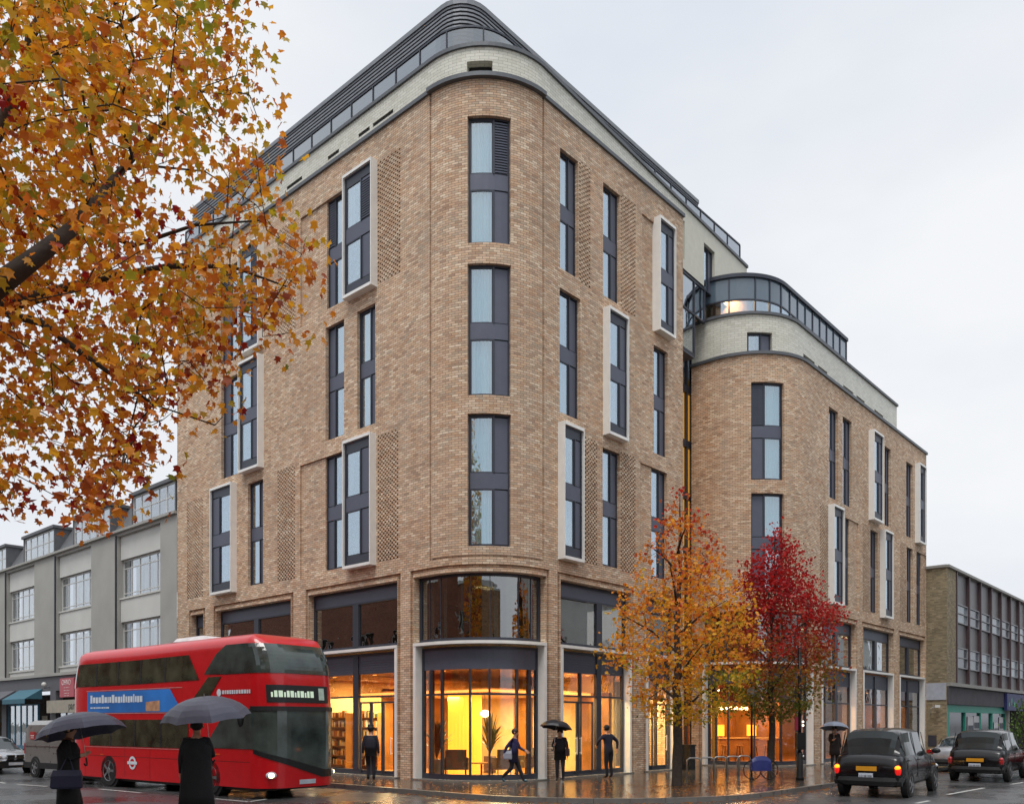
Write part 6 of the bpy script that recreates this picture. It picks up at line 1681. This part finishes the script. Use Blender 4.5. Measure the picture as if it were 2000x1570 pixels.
def umbrella(label, tip, grip, rad, col, group=None):
    """tip: top of the canopy (world), grip: where the hand holds the shaft"""
    tip = Vector(tip); grip = Vector(grip); t_ = thing('umbrella', label, 'umbrella', tuple(grip), group=group)
    ax = (tip - grip).normalized(); M = ax.to_track_quat('Z', 'Y').to_matrix().to_4x4(); L_ = (tip - grip).length
    mb = MB(); mb.T = M; V, F = [(0, 0, L_)], []; n = 8; m_ = 6; sg = 4
    for i in range(1, m_ + 1):
        t = i / m_
        for k in range(n * sg):
            a = 2 * math.pi * k / (n * sg); f = k % sg / sg; pinch = 1 - .10 * t * math.sin(f * math.pi)
            V.append((rad * math.sin(t * 1.25) / math.sin(1.25) * math.cos(a) * pinch, rad * math.sin(t * 1.25) / math.sin(1.25) * math.sin(a) * pinch, L_ - rad * .5 * (t ** 1.9) + .02 * math.sin(f * math.pi) * t))
    N_ = n * sg
    for k in range(N_): F.append((0, 1 + k, 1 + (k + 1) % N_))
    for i in range(m_ - 1):
        for k in range(N_): F.append((1 + i * N_ + k, 1 + (i + 1) * N_ + k, 1 + (i + 1) * N_ + (k + 1) % N_, 1 + i * N_ + (k + 1) % N_))
    mb.add(V, F); c = mb.build('canopy', pm('canopy_' + col[1:], col, .45, var=.06, spec=.4), t_, smooth=False)
    mb = MB(); mb.T = M; mb.tube([(0, 0, -.12), (0, 0, L_ + .05)], .007, 6); mb.build('shaft', M_STEEL, t_)
    mb = MB(); mb.T = M; mb.tube([(0, 0, -.06), (0, 0, -.16), (.02, 0, -.2), (.05, 0, -.2), (.07, 0, -.16)], .014, 8); mb.build('handle', M_BLK, t_)
    mb = MB(); mb.T = M
    for k in range(8):
        a = 2 * math.pi * k / 8; mb.tube([(0, 0, L_ - rad * .3), (math.cos(a) * rad * .55, math.sin(a) * rad * .55, L_ - rad * .17)], .004, 4)
    mb.build('rib', M_STEEL, t_)
    return t_
hdl = lambda: None
def carry(loc, hd, off): return Vector(loc) + Matrix.Rotation(hd, 3, 'Z') @ Vector(off)
# two walkers close to the viewer
UPR = {'er': (.24, .06, 1.16), 'wr': (.17, .22, 1.22)}
G_ = 'umbrella carriers close to the viewer'
def under(label, ulabel, loc, hd, H, rad, tipz, col, topc, legc, **kw):
    pose = dict(kw.pop('pose', {})); pose.update(UPR)
    person(label, loc, hd, H, pose, top=topc, legs=legc, **kw)
    k = H / 1.75; g = carry(loc, hd, (.165 * k, .29 * k, 1.24 * k)); tip = Vector((g.x, g.y, tipz)) + (Vector(loc) - Vector((g.x, g.y, loc[2]))) * .45
    tip.z = tipz
    umbrella(ulabel, tip, g, rad, col)
under('person in a long black coat with a navy bag, under the smaller umbrella', 'smaller grey blue umbrella over the walker with the bag', (-7.8, 15.0, .14), R(-75), 1.84, .74, 2.16, '#4c4e60', '#0e0e12', '#101014', coat=(.3, .26, 0), bag=(.36, .05, .72, .5, .32, '#20233e'), pose={'kl': (-.1, .12, .5), 'al': (-.1, .2, .1), 'tl': (-.1, .34, .06), 'kr': (.1, -.04, .5), 'ar': (.1, -.26, .15), 'tr': (.1, -.14, .05)})
under('person in a black coat walking away under the larger umbrella, in front of the bus', 'larger grey umbrella held in front of the red bus', (-5.55, 15.0, .14), R(10), 1.90, .78, 2.46, '#5a5c6c', '#0d0d11', '#0f1014', coat=(.3, .29, 0), hair='#140f0d', pose={'kl': (-.1, .1, .5), 'al': (-.1, .12, .1), 'tl': (-.1, .26, .06), 'kr': (.1, -.04, .5), 'ar': (.1, -.2, .12), 'tr': (.1, -.08, .04)})
# people in front of the lobby
W = {'kl': (-.1, .12, .52), 'al': (-.1, .22, .1), 'tl': (-.1, .36, .07), 'kr': (.1, .0, .5), 'ar': (.1, -.28, .16), 'tr': (.1, -.16, .05)}
person('person in a dark suit and hat walking to the glazed shop door', gnd(724, 27.3, .13), R(5), 1.74, {'kl': (-.09, .12, .5), 'al': (-.08, -.02, .1), 'tl': (-.08, .13, .05)}, top='#191b28', legs='#14151d', hat='#1a1614', coat=(.8, .2, 0))
person('person in a purple blue jacket striding past the lit corner window', gnd(1003, 26.0, .13), R(-105), 1.66, {'kl': (-.1, .16, .52), 'al': (-.1, .32, .1), 'tl': (-.1, .45, .1), 'kr': (.1, -.04, .5), 'ar': (.1, -.36, .2), 'tr': (.1, -.27, .06), 'el': (-.25, .12, 1.15), 'wl': (-.22, .32, 1.05), 'er': (.25, -.2, 1.15), 'wr': (.24, -.25, .95)}, top='#24224a', legs='#15151c', hair='#2a1d16', shoes='#1d4a58', coat=(.7, .21, 0), lean=.06, bag=(.2, -.12, .75, .26, .26, '#8d8f9c'))
loc = gnd(1094, 27.1, .13)
under('person in a short dark coat standing under a black umbrella by the brick pier', 'black umbrella held up beside the corner entrance', tuple(loc), R(170), 1.66, .52, 2.07, '#17181f', '#1a1a22', '#1e1c22', coat=(.72, .21, 0), bag=(-.24, .02, .8, .22, .28, '#3a2326'))
person('person in dark navy clothes leaning by the open glass door', gnd(1189, 28.4, .13), R(35), 1.76, {'el': (-.36, .05, 1.25), 'wl': (-.3, .22, 1.1), 'er': (.38, -.05, 1.22), 'wr': (.36, -.02, .98)}, top='#181a30', legs='#14151f', hair='#15100e', lean=.14)
loc = gnd(1630, 33.5, .13)
under('person in a dark brown coat facing the road near the kerb behind the taxi', 'small grey umbrella behind the nearer taxi', tuple(loc), R(185), 1.7, .55, 2.02, '#6d7686', '#2a211f', '#1d1a1b', coat=(.6, .22, 0))
# ------------------------------------------------------------ inside the lobby
def chair(label, loc, rz, col='#5e5040', first=[None]):
    if first[0] is not None: return dup(first[0], loc, rz, label)
    t_ = thing('armchair', label, 'armchair', loc, rz, group='lounge chairs in the lobby')
    mb = MB(); mb.box(-.33, .33, -.3, .34, .24, .46); mb.build('seat', pm('taupe_fabric', col, .85), t_)
    mb = MB(); mb.box(-.36, .36, -.4, -.28, .24, .92); mb.build('backrest', pm('taupe_fabric', col, .85), t_)
    for s in (-1, 1):
        mb = MB(); mb.box(s * .38 - .05, s * .38 + .05, -.4, .34, .24, .64); mb.build('armrest', pm('taupe_fabric', col, .85), t_)
        for y in (-.32, .28): mb = MB(); mb.tube([(s * .34, y, 0), (s * .34, y, .26)], .02, 8); mb.build('leg', M_BLK, t_)
    first[0] = t_; return t_
def inside(px, Y): p = gnd(px, Y, .165); return tuple(p)
chair('taupe lounge chair with its back to the window, below the glowing column', inside(890, 29.0), R(5))
chair('taupe lounge chair facing the low table, seen behind the striding person', inside(985, 29.2), R(20))
chair('taupe lounge chair deep in the lobby near the orange wall', inside(1030, 30.5), R(120))
def table(label, loc, h, r):
    t_ = thing('table', label, 'table', loc)
    mb = MB(); mb.lathe([(r, 0), (r, .03)], (0, 0, h - .03), 20); mb.build('table_top', M_WOOD, t_)
    mb = MB(); mb.tube([(0, 0, 0), (0, 0, h - .03)], .03, 8); mb.build('leg', M_BLK, t_); mb = MB(); mb.lathe([(r * .6, 0), (r * .6, .02)], n=16); mb.build('base', M_BLK, t_)
table('low round coffee table between the lounge chairs', inside(940, 29.4), .45, .4)
table('tall round table in the bar of the second wing', tuple(gnd(1500, 40.0, .165)), 1.05, .4)
def plant(label, loc, h, n, col, potc, seed, spread=.45):
    rg = random.Random(seed); t_ = thing('potted_plant', label, 'plant', loc)
    mb = MB(); mb.box(-.22, .22, -.22, .22, 0, .6); mb.build('pot', pm('pot_' + potc[1:], potc, .5), t_)
    mb = MB()
    for k in range(n):
        a = rg.uniform(0, 6.28); l_ = rg.uniform(.5, 1) * h; s = rg.uniform(.15, 1) * spread; pts = []
        for i in range(6):
            f = i / 5; pts.append(Vector((math.cos(a) * s * f ** 1.5 * 1.6, math.sin(a) * s * f ** 1.5 * 1.6, .6 + l_ * (f - .35 * f * f * (1 if s > .3 else .3)))))
        pr = Vector((-math.sin(a), math.cos(a), 0))
        for i in range(5):
            w0, w1 = (.05 * math.sin(math.pi * (i + .3) / 5.6)), (.05 * math.sin(math.pi * (i + 1.3) / 6.6)) if i < 4 else .003
            mb.quad(pts[i] - pr * w0, pts[i] + pr * w0, pts[i + 1] + pr * w1, pts[i + 1] - pr * w1)
    mb.build('foliage', pm('plant_' + col[1:], col, .5), t_)
plant('leafy dark green plant in a tall grey planter at the corner window edge', inside(853, 28.7), 1.7, 60, '#2c3a1e', '#8a7c6a', 1)
plant('tall indoor plant beside the glowing column', inside(957, 31.2), 1.9, 70, '#3a3a1c', '#5a4030', 2, .4)
def pend(label, loc, L_, r=.16):
    t_ = thing('pendant_lamp', label, 'lamp', loc)
    mb = MB(); mb.ball((0, 0, 0), r, r, r * .8, 16, 10); mb.build('lamp_shade', pm('lamp_globe', '#ffe0a0', .4, emit=7.0, ecol=(1, .72, .35)), t_, smooth=True)
    mb = MB(); mb.tube([(0, 0, r * .7), (0, 0, L_)], .008, 5); mb.build('cord', M_BLK, t_)
pend('small round glowing pendant lamp in the corner lobby', tuple(at(947, 1393, 29.8)), .7)
ch = thing('chandelier', 'ring chandelier of bright warm candles in the second wing bar', 'chandelier', tuple(at(1432, 1386, 39.6)))
mb = MB(); rr_ = .62
mb.tube([(rr_ * math.cos(2 * math.pi * i / 24), rr_ * math.sin(2 * math.pi * i / 24), 0) for i in range(25)], .02, 6, cap=False); mb.tube([(0, 0, 0), (0, 0, 1.1)], .01, 5)
for k in range(4): mb.tube([(rr_ * math.cos(k * 1.57), rr_ * math.sin(k * 1.57), 0), (0, 0, .5)], .006, 4)
mb.build('ring', M_BLK, ch)
for k in range(16):
    a = 2 * math.pi * k / 16; mb = MB(); mb.ball((rr_ * math.cos(a), rr_ * math.sin(a), .07), .045, .045, .08, 8, 6); mb.build('bulb', pm('candle_bulb', '#ffe2a0', .4, emit=14.0, ecol=(1, .66, .26)), ch, smooth=True)
# shelves in the shop bay
def shelf(label, loc, rz, w_=1.6, h_=2.2, seed=1):
    rg = random.Random(seed); t_ = thing('shelving_unit', label, 'shelves', loc, rz)
    mb = MB(); mb.box(-w_ / 2, w_ / 2, .28, .3, 0, h_)
    for x in (-w_ / 2, w_ / 2 - .03): mb.box(x, x + .03, 0, .28, 0, h_)
    mb.build('case', M_WOOD, t_)
    for k in range(6):
        z = .15 + k * .37; mb = MB(); mb.box(-w_ / 2 + .03, w_ / 2 - .03, .0, .28, z, z + .025); sh_ = mb.build('shelf', M_WOOD, t_)
        x = -w_ / 2 + .06; mb = MB()
        while x < w_ / 2 - .12:
            wd_ = rg.uniform(.03, .09); mb.m = rg.randrange(5)
            if rg.random() < .85: mb.box(x, x + wd_, .04, .2, z + .025, z + .025 + rg.uniform(.14, .28))
            x += wd_ + rg.uniform(.004, .03)
        mb.build('goods', [pm('goods_%s' % c[1:], c, .5) for c in ('#e0c48a', '#7a3a20', '#d8d0c0', '#3a4a40', '#c08030')], sh_)
shelf('tall wooden shelves of small goods seen past the front of the bus', inside(648, 34.0), math.atan2(-DL.y, -DL.x), 1.8, 2.2, 1)
shelf('wooden shelves of small goods behind the glazed shop door', inside(712, 33.2), math.atan2(-DL.y, -DL.x), 1.6, 2.2, 2)
# bar counter in the second wing
bcn = thing('bar_counter', 'long timber bar counter under the ring chandelier', 'counter', tuple(gnd(1450, 41.2, .165)), R(20))
mb = MB(); mb.box(-2.2, 2.2, 0, .6, 0, 1.05); mb.build('front', M_WOOD, bcn); mb = MB(); mb.box(-2.3, 2.3, -.08, .65, 1.05, 1.1); mb.build('counter_top', pm('counter_top', '#c9a468', .25), bcn)
for k, (x, c_) in enumerate(((-.8, 1), (.5, 1))):
    tb = thing('table_lamp', ('glowing block lamp at the near end of the bar counter', 'glowing block lamp at the far end of the bar counter')[k], 'lamp', tuple(Vector(gnd(1450, 41.2, 1.265)) + Matrix.Rotation(R(20), 3, 'Z') @ Vector((x * 1.4, .25, 0))))
    mb = MB(); mb.box(-.2, .2, -.12, .12, .08, .62); mb.build('lamp_shade', M_GLOW, tb); mb = MB(); mb.box(-.1, .1, -.08, .08, 0, .08); mb.build('base', M_BLK, tb)
st0 = None
for k in range(4):
    lc = Vector(gnd(1450, 41.2, .165)) + Matrix.Rotation(R(20), 3, 'Z') @ Vector((-1.3 + k * .8, -.5, 0))
    lb = 'timber bar stool ' + ('at the left end of the counter', 'second from the left at the counter', 'third from the left at the counter', 'at the right end of the counter')[k]
    if st0 is None:
        st0 = thing('bar_stool', lb, 'stool', tuple(lc), R(20), group='bar stools at the counter')
        mb = MB(); mb.lathe([(.17, .7), (.18, .73), (.17, .76)], n=14); mb.build('seat', M_WOOD, st0)
        for a in range(4): mb = MB(); mb.tube([(.2 * math.cos(a * 1.57 + .8), .2 * math.sin(a * 1.57 + .8), 0), (.1 * math.cos(a * 1.57 + .8), .1 * math.sin(a * 1.57 + .8), .7)], .016, 6); mb.build('leg', M_BLK, st0)
    else: dup(st0, tuple(lc), R(20), lb)
